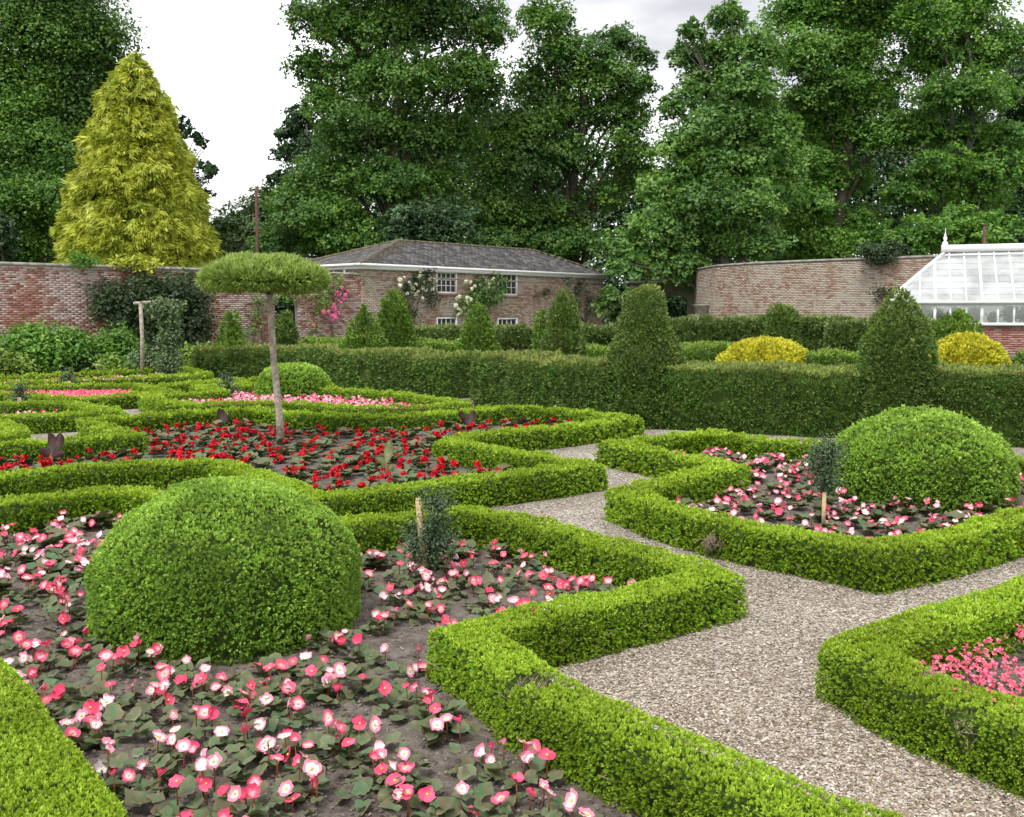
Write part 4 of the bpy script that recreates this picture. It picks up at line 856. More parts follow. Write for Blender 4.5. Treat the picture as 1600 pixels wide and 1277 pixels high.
climber('climbing_rose', 'cream-flowered climbing rose on the house left of the upper windows', 'climbing rose', [(650, 440, 20, 16), (668, 432, 13, 22), (635, 455, 10, 18), (672, 460, 12, 14), (640, 492, 8, 18)], hD, 'wall_shrub_leaf',
        [(625, 437), (632, 434), (625, 446), (657, 431), (655, 432), (662, 441), (672, 436), (679, 437), (640, 443), (645, 450), (650, 445), (653, 456), (642, 458), (636, 459), (660, 450), (649, 460), (665, 453), (656, 424), (660, 467), (676, 452)], 'rose_white', stems=[[(646, 520), (648, 495), (655, 470), (664, 440), (672, 425)], [(646, 515), (640, 480), (632, 450)]], fs=.13)
climber('climbing_rose', 'cream-flowered climbing rose between the two upper windows of the house', 'climbing rose', [(745, 448, 24, 18), (768, 455, 18, 22), (722, 478, 18, 12), (752, 470, 22, 14), (772, 435, 10, 14), (735, 462, 14, 14), (788, 447, 8, 12)], hD, 'sycamore_leaf',
        [(728, 440), (735, 441), (741, 447), (737, 452), (760, 440), (763, 443), (771, 435), (756, 451), (760, 453), (763, 449), (742, 447), (744, 467), (714, 466), (718, 464), (712, 478), (716, 482), (720, 486), (725, 481), (719, 489), (715, 492), (730, 466), (735, 468), (729, 472), (764, 463), (777, 465), (777, 470), (751, 446), (769, 438)], 'rose_white', stems=[[(760, 520), (758, 480), (745, 440)], [(758, 500), (772, 460)]], fs=.135, size=.12)
climber('wall_shrub', 'sparse grey trained shrub on the right end of the house wall', 'wall shrub', [(905, 443, 16, 12), (885, 440, 10, 8), (850, 455, 20, 6), (838, 462, 8, 6), (918, 470, 12, 20), (865, 482, 26, 5), (900, 462, 10, 20)], hD, 'wall_shrub_leaf', stems=[[(915, 510), (912, 470), (900, 440), (880, 435)], [(915, 505), (880, 460), (845, 455)], [(914, 510), (920, 470), (915, 440)]], dens=.35)
lw0, lwd = np.array([-21., 27.9]), norm(np.array([14.85, 13.2]))
def lD(px): k = (px - CXP) / F_PX; s_ = (k * lw0[1] - lw0[0]) / (lwd[0] - k * lwd[1]); return lw0[1] + lwd[1] * s_
climber('climbing_rose', 'pink climbing rose with few leaves on the brick wall left of the house', 'climbing rose', [(527, 441, 8, 10), (538, 450, 6, 6), (500, 463, 14, 8), (515, 455, 8, 6), (505, 470, 8, 5), (495, 480, 6, 8), (490, 520, 4, 14)], lD, 'bush_leaf',
        [(527, 457), (529, 460), (540, 461), (538, 467), (521, 477), (519, 481), (523, 492), (517, 493), (521, 496), (525, 498), (506, 488), (531, 472), (490, 509), (534, 450), (519, 500), (529, 489), (514, 487), (522, 483), (541, 455)], 'rose_pink', stems=[[(520, 535), (520, 495), (528, 450)]], fs=.14, dens=.4)
climber('wall_shrub', 'tall dark loose shrub trained against the old brick wall, behind the T-shaped posts', 'wall shrub', [(185, 458, 46, 24), (240, 445, 60, 22), (290, 450, 48, 24), (170, 480, 30, 24), (215, 485, 50, 34), (275, 490, 55, 36), (310, 500, 28, 36), (230, 520, 60, 30), (295, 530, 40, 26)], lD, 'wall_shrub_leaf', stems=[[(190, 560), (185, 500), (170, 455)], [(230, 560), (235, 490), (240, 440)], [(290, 560), (285, 500), (300, 445)]], dens=.6, size=.13, thick=.55, gap=.5)
climber('wall_climber', 'thin green climber straggling up the wall under the mushroom crown', 'climber', [(405, 470, 10, 16), (398, 500, 6, 24), (430, 462, 20, 6), (452, 460, 14, 5), (475, 462, 12, 5), (390, 530, 6, 20)], lD, 'bush_leaf', stems=[[(396, 560), (398, 500), (405, 462)], [(412, 550), (410, 500), (400, 460)]], dens=.3)
cD = lambda px: 42.0
climber('wall_shrub', 'small sparse shrub on the curved wall beside the greenhouse roof', 'wall shrub', [(1383, 452, 14, 6), (1372, 460, 10, 10), (1417, 437, 3, 12), (1405, 447, 8, 6), (1400, 465, 18, 8)], cD, 'wall_shrub_leaf', stems=[[(1400, 500), (1390, 470), (1378, 450)]], dens=.4, gap=.4)

# ================================================================== GREENHOUSE
ga = Q(1390, 471, 34.0); gd = norm(np.array([.93, -.367])); gi = np.array([-gd[1], gd[0]]); Lg = 12.0; dp = 5.0
root = thing('greenhouse', 'long white-framed glass greenhouse on a low brick wall, by the curved garden wall', 'greenhouse', (ga[0], ga[1], 0))
off = np.array([ga[0], ga[1], 0.]); gd3 = np.array([*gd, 0.]); gi3 = np.array([*gi, 0.])
def gp(s_, y, z): return gd3 * s_ + gi3 * y + np.array([0, 0, z])
ZS, ZEv, ZR = 1.52, 2.26, 4.05; ins = 1.78
g0 = np.array([ga[0], ga[1]])
brick_wall(root, g0, g0 + gd * Lg, ZS - .07, 'brick_fresh', 200, zmin=.5, vis=lambda X, Y: (Y < 545) & (X > 1500))
brick_wall(root, g0 + gi * dp, g0, ZS - .07, 'brick_fresh', 0, zmin=.3)
slab(root, 'mortar', g0, g0 + gd * Lg, 0, ZS - .07, .2, 'mortar', -gi, off); slab(root, 'mortar', g0 + gi * dp, g0, 0, ZS - .07, .2, 'mortar', -gd, off)
def gbar(nm, p, q, w, t, up=(0, 0, 1), par=None): return link(nm, MB().bar(p, q, w, t, up).me(nm, 'white_paint'), par or root)
gbar('sill', gp(-.08, -.03, ZS - .02), gp(Lg, -.03, ZS - .02), .2, .10); gbar('sill', gp(-.03, .08, ZS - .02), gp(-.03, dp, ZS - .02), .2, .097)
gbar('gutter', gp(-.15, -.1, ZEv - .03), gp(Lg, -.1, ZEv - .03), .12, .09); gbar('gutter', gp(-.1, -.04, ZEv - .03), gp(-.1, dp, ZEv - .03), .12, .087)
gbar('eaves_plate', gp(0, 0, ZEv - .12), gp(Lg, 0, ZEv - .12), .07, .08)
bays = 25; bw = Lg / bays
for i in range(bays + 1):
    s_ = i * bw; gbar('mullion', gp(s_, 0, ZS + .03), gp(s_, 0, ZEv - .16), .09 if i % 3 == 0 else .06, .07, gi3)
for i in range(bays):
    s0, s1 = i * bw + .03, (i + 1) * bw - .03; link('window_pane', MB().add([gp(s0, .01, ZS + .03), gp(s1, .01, ZS + .03), gp(s1, .01, ZEv - .16), gp(s0, .01, ZEv - .16)], [(0, 1, 2, 3)]).me('window_pane', 'greenhouse_glass'), root)
for j in range(9):
    y = j * dp / 8; gbar('mullion', gp(0, y, ZS + .03), gp(0, y, ZEv - .16), .06, .07, gd3)
    if j < 8: link('window_pane', MB().add([gp(.01, y + .03, ZS + .03), gp(.01, y + dp / 8 - .03, ZS + .03), gp(.01, y + dp / 8 - .03, ZEv - .16), gp(.01, y + .03, ZEv - .16)], [(0, 1, 2, 3)]).me('window_pane', 'greenhouse_glass'), root)
e0, e1 = gp(-.12, -.12, ZEv), gp(Lg, -.12, ZEv); r0, r1 = gp(ins, dp / 2, ZR), gp(Lg, dp / 2, ZR); eb = gp(-.12, dp + .12, ZEv)
slope = norm(gp(0, dp / 2, ZR) - gp(0, -.12, ZEv)); rn = norm(np.cross(gd3, slope)); hl = np.linalg.norm(gp(0, dp / 2, ZR) - gp(0, -.12, ZEv))
rows = 8
for i in range(0, bays + 1):
    s_ = i * bw; tmax = min(1, (s_ + .12) / (ins + .12)) if s_ < ins else 1
    if tmax < .05: continue
    p = gp(s_, -.12, ZEv); gbar('rafter', p, p + slope * hl * tmax, .075 if i % 3 == 0 else .05, .06, rn)
for i in range(bays):
    sa, sb = i * bw, (i + 1) * bw
    for j in range(rows):
        t0, t1 = j / rows, (j + 1.06) / rows; tA = min(1, (sa + .12) / (ins + .12)); tB = min(1, (sb + .12) / (ins + .12))
        if t0 >= tB: continue
        q = []
        t1 = min(t1, 1.0); lift = rn * .012
        pts = [gp(sa + .02, -.12, ZEv) + slope * hl * min(t0, tA), gp(sb - .02, -.12, ZEv) + slope * hl * t0, gp(sb - .02, -.12, ZEv) + slope * hl * min(t1, tB), gp(sa + .02, -.12, ZEv) + slope * hl * min(t1, tA)]
        pts = [pts[0] + lift, pts[1] + lift, pts[2], pts[3]]
        link('roof_pane', MB().add(pts, [(0, 1, 2, 3)]).me('roof_pane', 'washed_glass'), root)
gbar('hip_rafter', e0, r0, .11, .09); gbar('hip_rafter', eb, r0, .11, .09)
hs = norm(gp(ins, dp / 2, ZR) - gp(-.12, dp / 2, ZEv))
for j in range(1, 10):
    y = j * dp / 10; t = 1 - abs(y - dp / 2) / (dp / 2); p = gp(-.12, y, ZEv); gbar('rafter', p, p + (gp(ins, dp / 2, ZR) - gp(-.12, dp / 2, ZEv)) * t, .05, .06, np.cross(gi3, hs) * -1)
link('roof_pane', MB().add([e0 + .01 * hs, r0 - [0, 0, .02], eb], Ft=[(0, 1, 2)]).me('roof_pane', 'washed_glass'), root)
link('back_roof', MB().add([eb, gp(Lg, dp + .12, ZEv), r1 - [0, 0, .02], r0 - [0, 0, .02]], [(0, 1, 2, 3)]).me('back_roof', 'washed_glass'), root)
gbar('ridge', r0 + [0, 0, .12] - gd3 * .12, r1 + [0, 0, .12], .22, .26)
gbar('purlin', r0 - slope * .30 + rn * .05, r1 - slope * .30 + rn * .05, .05, .05, rn)
link('back_wall', MB().add([gp(0, dp, 0), gp(Lg, dp, 0), gp(Lg, dp, ZEv), gp(0, dp, ZEv)], [(0, 1, 2, 3)]).me('back_wall', 'white_paint'), root)
link('floor_slab', MB().box((0, 0, 0), (1, 1, .02)).add([gp(0.1, .1, .03), gp(Lg, .1, .03), gp(Lg, dp - .1, .03), gp(.1, dp - .1, .03)], [(0, 1, 2, 3)]).me('floor_slab', 'stone'), root)
fin = MB().lathe([(.10, -.1), (.10, .1), (.04, .16), (.075, .28), (.03, .33), (.04, .38), (.012, .44), (.004, .62), (0, .63)], c=r0 + np.array([0, 0, .24]), k=10); link('finial', fin.me('finial', 'white_paint', True), root)
# staging with pots inside
st = thing('plant_staging', 'slatted staging just inside the greenhouse front windows', 'bench', (*(off + gp(6, 1.0, 0))[:2], 0), math.atan2(gd[1], gd[0]))
for k in range(6): link('slat', MB().box((-5.6, -.45 + k * .155, 1.44), (5.6, -.45 + k * .155 + .12, 1.47)).me('slat', 'stake_wood'), st)
for k in range(7):
    x = -5.5 + k * 11 / 6; link('leg', MB().box((x - .03, -.42, 0.03), (x + .03, -.36, 1.438)).box((x - .03, .36, 0.03), (x + .03, .42, 1.438)).me('leg', 'stake_wood'), st)
potme = MB().lathe([(0, 0), (.07, 0), (.10, .16), (.115, .16), (.115, .20), (.09, .20), (.085, .15), (0, .15)], k=10).me('pot', 'brick_fresh', True)
V, Fq, tp = crown([(np.array([0, 0, .34]), (.16, .16, .17))], .09, .9, clump=.08, per=8); potf = mesh('foliage', V, Fq, 'bush_leaf', {'tip': tp})
for k in range(18):
    p = off + gp(1.0 + k * .55 + R.uniform(-.1, .1), .85 + R.uniform(-.2, .2), 1.472); t = thing('potted_plant', 'small green plant in a clay pot behind the greenhouse glass', 'pot plant', p, 0, 'pot plants on the greenhouse staging')
    link('pot', potme, t); link('foliage', potf, t, rot=(0, 0, R.uniform(0, 6)), scale=R.uniform(.8, 1.6), kind='stuff')

# ================================================================== POSTS AND POLES
def postT(label, px, yb, yt, D_, arm=None, r=.06):
    b = Q(px, yb, D_); b[2] = 0; zt = Q(px, yt, D_)[2]; t = thing('garden_post', label, 'post', b, 0, 'wooden climber posts by the old wall'); link('post', MB().tube([(0, 0, -.05), (.03, 0, zt * .5), (0, 0, zt)], [r, r * .95, r * .85], 7).me('post', 'wood_post', True), t)
    if arm: link('arm', MB().tube([(-arm * .25, 0, zt - .04), (arm * .75, 0, zt + .02)], [r * .7, r * .6], 6).me('arm', 'wood_post', True), t)
    return t
postT('weathered wooden post with a short crossbar in front of the dark wall shrub', 222, 575, 472, 27.5, .75)
postT('ivy-wrapped wooden post right of the one with the crossbar', 263, 580, 478, 26.5, .5)
r_ = thing('post_climber', 'green climber wrapping the second wooden post from top to ground', 'climber', (*Q(263, 580, 26.5)[:2], 0)); b = np.array(r_.location)
V, Fq, tp = crown([(Q(x, y, 26.4) - b, (rx * .0171, .3, ry * .0171)) for x, y, rx, ry in ((258, 478, 24, 8), (263, 500, 8, 18), (265, 530, 9, 22), (264, 565, 14, 18), (270, 590, 18, 8))], .09, .7, clump=.18, per=10)
link('foliage', mesh('foliage', V, Fq, 'grey_leaf', {'tip': tp}), r_, kind='stuff')
b = Q(404, 500, 52); b[2] = 0; t = thing('utility_pole', 'thin brown pole with small insulators rising beyond the wall, left of the house', 'pole', b); zt = Q(0, 294, 52)[2]
link('pole', MB().tube([(0, 0, 0), (0, 0, zt)], [.10, .075], 8).me('pole', 'rust', True), t)
for k in range(3): link('bracket', MB().box((-.22, -.05, zt - .5 - k * .9), (.22, .05, zt - .42 - k * .9)).me('bracket', 'rust'), t)
b = Q(1534, 500, 46); b[2] = 0; t = thing('flue_pipe', 'thin rusty flue pipe above the greenhouse ridge', 'pipe', b); zt = Q(0, 352, 46)[2]
link('pipe', MB().tube([(0, 0, 0), (0, 0, zt)], [.085, .08], 8).me('pipe', 'rust', True), t); link('cap', MB().lathe([(.11, zt), (.11, zt + .04), (0, zt + .08)], k=10).me('cap', 'rust'), t)
# ================================================================== TREES
GT = 'tall trees beyond the garden walls'
tree('beech_tree', 'huge dark broadleaf tree at the left edge behind the golden conifer', [(60, 30, 120, 80), (150, 50, 52, 50), (165, 110, 34, 40), (10, 130, 90, 70), (110, 140, 75, 55), (60, 215, 110, 55), (20, 300, 90, 60), (110, 290, 90, 50), (150, 220, 50, 50), (40, 370, 120, 45), (140, 370, 70, 40), (-90, 180, 90, 160), (60, -60, 120, 70)], 60, 'beech_leaf', 75, group=GT, trunk_r=.7)
tree('conifer', 'small dark rounded conifer above the wall in the left corner', [(2, 365, 22, 26), (4, 395, 26, 20), (0, 345, 12, 20)], 47, 'dark_leaf', 2, size=.18, group=GT, trunk_r=.18, limbs=False)
tree('pine_tree', 'sparse dark pine showing right of the golden conifer against the sky', [(286, 196, 16, 16), (305, 212, 14, 10), (318, 222, 8, 7), (322, 258, 14, 8), (332, 268, 9, 10), (325, 300, 8, 6), (270, 260, 40, 50)], 66, 'dark_leaf', 262, size=.22, group=GT, trunk_r=.3, dens=.4)
tree('broadleaf_tree', 'low grey-green tree behind the thin brown pole', [(388, 345, 46, 34), (412, 312, 24, 24), (352, 362, 32, 30), (445, 355, 45, 38), (385, 385, 60, 26)], 70, 'grey_leaf', 390, size=.24, group=GT, trunk_r=.35)
tree('conifer', 'dark layered conifer at the left flank of the great central beech', [(468, 180, 24, 20), (455, 205, 26, 14), (448, 235, 26, 14), (478, 225, 36, 34), (440, 275, 20, 12), (480, 285, 40, 40)], 68, 'dark_leaf', 478, size=.22, group=GT, trunk_r=.35)
tree('beech_tree', 'great dark central beech towering over the house, trunk showing through', [(620, -70, 130, 60), (515, 18, 58, 40), (462, 14, 18, 16), (480, 95, 34, 26), (600, 30, 80, 50), (700, 15, 70, 45), (765, 35, 36, 38), (560, 105, 70, 42), (500, 150, 34, 30), (650, 115, 72, 42), (745, 105, 50, 36), (750, 150, 30, 26), (560, 190, 76, 40), (650, 195, 66, 40), (715, 200, 50, 36), (530, 265, 72, 38), (455, 300, 36, 30), (620, 275, 66, 34), (500, 330, 74, 34), (560, 370, 90, 28), (440, 375, 50, 26), (685, 270, 44, 40)], 57, 'beech_leaf', 618, group=GT, trunk_r=.75, dens=.5, inner=.10)
tree('ivy_tree', 'ivy-clad trunk and low boughs under the great beech, left of the roof ridge', [(625, 345, 26, 34), (660, 370, 50, 20), (700, 340, 50, 34)], 54, 'dark_leaf', 625, size=.2, group=GT, trunk_r=.5)
tree('beech_tree', 'feathery-topped green beech right of the great central one', [(850, 22, 40, 26), (880, 70, 55, 34), (965, 62, 36, 26), (1005, 85, 22, 18), (940, 110, 60, 36), (1008, 130, 24, 18), (835, 120, 44, 44), (800, 190, 56, 42), (880, 165, 66, 40), (970, 165, 50, 36), (800, 255, 70, 36), (880, 235, 60, 30), (980, 220, 40, 34), (770, 320, 80, 34), (850, 330, 70, 30), (940, 300, 36, 24), (780, 375, 80, 24), (880, 372, 70, 28), (990, 265, 34, 34)], 61, 'beech_leaf', 900, group=GT, trunk_r=.55, dens=.5)
tree('sycamore_tree', 'pale-leaved sycamore spilling over the gateway and curved wall', [(1140, 22, 34, 22), (1078, 45, 22, 16), (1070, 85, 28, 20), (1120, 75, 44, 28), (1180, 70, 44, 34), (1100, 125, 44, 28), (1165, 130, 54, 34), (1060, 165, 30, 22), (1120, 185, 60, 34), (1195, 190, 50, 36), (1060, 225, 46, 30), (1130, 245, 70, 38), (1050, 285, 56, 34), (1130, 310, 80, 40), (1030, 345, 48, 36), (1100, 370, 70, 34), (1050, 405, 50, 30), (975, 385, 42, 30), (1105, 430, 34, 26), (1110, 452, 20, 18), (980, 415, 34, 18), (1200, 250, 50, 36), (1180, 370, 50, 30)], 53, 'sycamore_leaf', 1140, group=GT, trunk_r=.5, barkm='pale_bark', dens=.62, size=.21)
tree('maple_tree', 'full green tree above the pale curved wall, right of the sycamore', [(1245, 10, 50, 36), (1320, -5, 70, 45), (1260, 75, 56, 36), (1330, 65, 60, 40), (1390, 20, 46, 40), (1290, 130, 60, 36), (1365, 130, 56, 36), (1250, 170, 50, 34), (1320, 190, 60, 36), (1380, 205, 46, 30), (1260, 240, 56, 34), (1250, 310, 60, 36), (1320, 270, 50, 30), (1280, 370, 70, 32), (1340, 345, 44, 30), (1220, 390, 50, 24), (1330, -60, 80, 40)], 59, 'maple_leaf', 1310, group=GT, trunk_r=.55)
tree('maple_tree', 'tall tree with a pale forked trunk above the greenhouse', [(1450, 20, 50, 40), (1520, 10, 56, 40), (1440, 85, 46, 34), (1510, 75, 56, 34), (1575, 60, 40, 34), (1475, 140, 50, 28), (1540, 135, 50, 32), (1430, 190, 44, 26), (1500, 200, 56, 28), (1560, 215, 50, 30), (1470, 255, 50, 26), (1440, 290, 60, 26), (1520, 300, 60, 34), (1560, 260, 40, 30), (1490, -50, 90, 40)], 57, 'maple_leaf', 1498, group=GT, trunk_r=.42, barkm='pale_bark')
tree('broadleaf_tree', 'dark tree at the right edge behind the greenhouse', [(1610, 120, 50, 60), (1615, 220, 50, 60), (1600, 300, 44, 50), (1610, 360, 50, 40), (1590, 185, 30, 26)], 66, 'dark_leaf', 1605, group=GT, trunk_r=.6)
tree('laurel_bush', 'spreading green bush above the wall just left of the greenhouse finial', [(1440, 365, 60, 26), (1500, 345, 50, 24), (1545, 360, 50, 28), (1400, 385, 40, 18), (1360, 375, 30, 20), (1490, 372, 60, 16)], 49, 'maple_leaf', 1480, size=.2, cat='bush', trunk_r=.2, limbs=False)
tree('dark_shrub', 'dark shrub filling the view through the stone gateway arch', [(1056, 480, 26, 26), (1080, 470, 20, 22), (1035, 470, 24, 20)], 62, 'dark_leaf', 1056, size=.25, cat='bush', trunk_r=.1, limbs=False, inner=.5)
tree('dark_shrub', 'dark shrub seen through the brick archway left of the house', [(450, 500, 24, 22), (440, 480, 20, 16), (462, 485, 20, 20)], 46, 'dark_leaf', 450, size=.2, cat='bush', trunk_r=.1, limbs=False, inner=.5)
tree('laurel_bush', 'glossy pale-flecked laurel in the gap between house and biggest cone', [(955, 462, 20, 16), (985, 468, 22, 20), (945, 480, 16, 14), (970, 488, 34, 14), (1005, 480, 16, 18)], 50, 'flecked_leaf', 965, size=.2, cat='bush', trunk_r=.12, limbs=False, inner=.3)
V = []; lob = [(Q(x, y, 84), (3, 2.4, 3)) for x, y in ((400, 370), (450, 330), (400, 450), (450, 440))]
for x in range(500, 1720, 50):
    lob.append((Q(x, 330 + 25 * math.sin(x * .05), 84), (3.2, 2.4, 5.5))); lob.append((Q(x + 25, 450, 80), (2.8, 2.2, 3.6)))
    if x < 900 or x > 1060: lob.append((Q(x + 10, 225 + 20 * math.sin(x * .09), 86), (3.0, 2.4, 5.0)))
for x in range(-60, 420, 55):
    lob.append((Q(x, 400 + 8 * math.sin(x * .07), 92), (3.6, 2.4, 2.6))); lob.append((Q(x + 25, 462, 88), (3.0, 2.2, 3.0)))
V, Fq, tp = crown(lob, .36, .16, inner=.35, per=16); link('woodland', mesh('woodland', V, Fq, 'dark_leaf', {'tip': tp}), kind='stuff')

# golden conifer: drooping feathery fans on a conical form
b = Q(222, 500, 46); b[2] = 0; root = thing('golden_conifer', 'golden yellow cypress, tall cone of drooping sprays behind the old wall', 'tree', b); s_ = 46 / F_PX
prof = [(116, 455), (118, 405), (113, 370), (107, 340), (96, 300), (79, 250), (63, 200), (49, 160), (34, 125), (16, 100), (5, 88), (0, 80)]
pz = np.array([Q(222, y, 46)[2] for r, y in prof]); pr = np.array([r * s_ * .95 for r, y in prof]); n = 15000
z = pz[0] + (pz[-1] - pz[0]) * (1 - np.sqrt(R.random(n))); an = R.random(n) * 6.283; r0_ = np.interp(z, pz, pr)
lump = wob(np.stack([np.cos(an) * 5, np.sin(an) * 5, z * 1.6], -1), 1.0, 2) * .42 + .30 * wob(np.stack([np.cos(an) * 12, np.sin(an) * 12, z * 4], -1), 1, 5)
r = r0_ * (.93 + .10 * R.random(n)) + lump * np.minimum(r0_, 1.2) * .7
Pp = np.stack([r * np.cos(an), r * np.sin(an), z], -1); out = np.stack([np.cos(an), np.sin(an), np.zeros(n)], -1)
kk = keep_side(Pp + b, out, .3, -.4) & (lump > -.34); Pp, out = Pp[kk], out[kk]; n = len(Pp)
ax = norm(out * .8 + R.normal(size=(n, 3)) * .35 + np.array([0, 0, -.35])); side = norm(np.cross(ax, rnd(n))); K = 11
Bp = np.repeat(Pp, K, 0); A = np.repeat(ax, K, 0); Sd = np.repeat(side, K, 0); t = np.tile(np.linspace(-1, 1, K), n); l_ = np.repeat(R.uniform(.26, .56, n), K)
Dv = norm(A + Sd * (t * .75)[:, None] + R.normal(size=A.shape) * .12 + np.array([0, 0, -.35])); st_ = Bp - A * (l_ * .5)[:, None] + Sd * (t * .08)[:, None]
V, Fq = tri_geo(st_, Dv, norm(np.cross(Sd, A) + R.normal(size=A.shape) * .3), l_ * R.uniform(.6, 1.1, n * K), .17)
link('crown', mesh('crown', V, Fq, 'golden_leaf', {'tip': np.repeat(np.repeat(np.clip(R.normal(.35, .3, n), 0, 1), K), 3) * np.tile([.2, .2, 1.6], n * K)}), root, kind='stuff')
cp = np.stack([np.maximum(pr - .45, 0), pz - .1], -1); link('branches', MB().lathe(cp, k=24).me('branches', 'hedge_core'), root)
link('trunk', MB().tube([(0, 0, 0), (0, 0, 6), (0, 0, pz[-1] - 1)], [.3, .22, .04], 8).me('trunk', 'bark', True), root)

# shrubs at the foot of the left wall
def bush(label, lobes, D_, mat, size=.11, dens=.7, nm='leafy_bush', cat='bush', clump=.25, group=None, zb=0):
    lob = [(Q(x, y, D_), (rx * D_ / F_PX, rx * D_ / F_PX * .7, ry * D_ / F_PX)) for x, y, rx, ry in lobes]; b = np.array([lob[0][0][0], D_, zb]); root = thing(nm, label, cat, b, 0, group)
    V, Fq, tp = crown([(c - b, r) for c, r in lob], size, dens * .55, clump=clump, per=12, inner=.25, wr=.6, flat=.35)
    link('foliage', mesh('foliage', V, Fq, mat, {'tip': tp}), root, kind='stuff'); mb = MB()
    for c, r in lob: mb.tube([(0, 0, -.03), (c - b) * np.array([.6, .6, .5]), c - b], [.03, .02, .01], 5)
    link('stem', mb.me('stem', 'twig', True), root); return root
GS = 'leafy bushes along the foot of the old wall'
bush('wide mid-green leafy bush against the old wall, left of the post with the crossbar', [(70, 535, 60, 26), (40, 525, 30, 16), (110, 540, 34, 26), (75, 555, 60, 20)], 28.6, 'bush_leaf', group=GS)
bush('mid-green leafy bush between the wide bush and the crossbar post', [(180, 535, 38, 22), (165, 550, 30, 18), (205, 552, 30, 18)], 29.5, 'bush_leaf', group=GS)
bush('pale lime clump at the left edge in front of the wide bush', [(10, 562, 28, 14), (32, 570, 20, 12), (-15, 565, 25, 16)], 27.6, 'lime_leaf', group=GS)
bush('small pale lime clump below the second green bush', [(172, 566, 15, 8), (165, 570, 12, 7)], 27.8, 'lime_leaf', group=GS)
bush('grey-green feathery clump between the two wooden posts', [(225, 558, 18, 14), (242, 566, 20, 10)], 28, 'grey_leaf', group=GS)
bush('lime green low planting running up to the end of the yew hedge', [(300, 552, 30, 8), (325, 550, 16, 8), (275, 556, 16, 8)], 29.5, 'lime_leaf', group=GS)
bush('dark low bush in the gap behind the lime clump at the wall', [(125, 560, 24, 14), (140, 570, 20, 10)], 28.9, 'wall_shrub_leaf', group=GS)
bush('dull green bush at the far left of the wall border', [(-30, 545, 40, 24), (-90, 545, 50, 30)], 28, 'bush_leaf', group=GS)
bush('bushy growth hanging over the top of the curved wall', [(1362, 392, 20, 10), (1385, 396, 22, 10), (1395, 385, 12, 8), (1375, 402, 16, 8)], 41.6, 'wall_shrub_leaf', nm='wall_top_bush', size=.12, clump=.3, zb=4.2)
bush('small bright weed tuft growing on top of the old wall under the golden conifer', [(132, 406, 16, 6), (120, 402, 10, 5)], 33.4, 'bush_leaf', nm='wall_top_weed', size=.08, zb=3.5)
bush('yellow creeping sprays lying over the old wall below the golden conifer', [(185, 411, 16, 4), (210, 410, 22, 4), (232, 413, 14, 3)], 34.6, 'golden_leaf', nm='wall_top_spray', size=.10, zb=3.5)

# ================================================================== SAPLINGS WITH STAKES
def sapling(label, px, yb, crown_px, slabel=None, spx=None, stop=None, sw=.04):
    g = P(px, yb, 0); D_ = g[1]; lob = [(Q(x, y, D_), (rx * D_ / F_PX, rx * D_ / F_PX, ry * D_ / F_PX)) for x, y, rx, ry in crown_px]; root = thing('sapling', label, 'sapling', g, 0, 'dark little standard saplings in the beds')
    size = max(.022, 4.2 * D_ / F_PX); V, Fq, tp = crown([(c - g, r) for c, r in lob], size, .22, clump=max(.06, size * 2.4), per=9, inner=.2, wr=.45, flat=.6, droop=.05)
    link('crown', mesh('crown', V, Fq, 'sapling_leaf', {'tip': tp}), root, kind='stuff')
    c = lob[0][0] - g; mb = MB(); mb.tube([(0, 0, -.02), c * .5, c], [.009, .008, .005], 6); mb.tube([(.02, 0, -.02), c * .5 + [.02, 0, 0], c + [.03, 0, .02]], [.005, .005, .003], 5)
    for c2, r in lob: mb.tube([c * .7, c2 - g], [.006, .003], 4)
    link('stem', mb.me('stem', 'bark', True), root)
    if slabel:
        sg = P(spx[0], spx[1], 0); tpz = Q(spx[2], stop, sg[1]); t = thing('stake', slabel, 'stake', sg, 0, 'pale wooden stakes beside the saplings')
        v = tpz - sg; mb = MB().bar((0, 0, -.05), v, sw, sw, up=(.2, 1, 0)); link('post', mb.me('post', 'stake_wood'), t)
        nv = norm(v); link('top', MB().bar(v, v + nv * .012, sw * .92, sw * .92, up=(.2, 1, 0)).me('top', 'stake_wood'), t)
sapling('dark sapling with airy crown beside the tall stake, right of the biggest dome', 671, 918, [(672, 835, 34, 34), (680, 790, 26, 30), (655, 850, 24, 28), (690, 850, 22, 30), (665, 872, 20, 16)], 'tall pale wooden stake right of the biggest dome', (666, 920, 654), 782, .036)
sapling('dark sapling just left of the broad dome in the right-hand bed', 1283, 820, [(1290, 710, 26, 22), (1285, 735, 26, 22), (1292, 760, 20, 16), (1300, 700, 18, 14)], 'short split stake standing in begonias left of the broad dome', (1286, 825, 1288), 772, .032)
sapling('small sapling left of the distant dome, in the far pink begonias', 357, 628, [(355, 606, 10, 14), (354, 592, 8, 8), (360, 616, 8, 6)])
sapling('small sapling at the left edge of the white begonias', 32, 646, [(32, 618, 12, 10), (30, 610, 10, 8), (36, 625, 9, 7)], 'little stake under the left-edge sapling', (31, 648, 30), 622, .05)
sapling('small upright sapling standing in the deep pink carpet', 108, 616, [(108, 590, 8, 10), (108, 583, 7, 6), (107, 597, 6, 5)], 'little stake under the sapling in the deep pink carpet', (109, 618, 108), 596, .06)

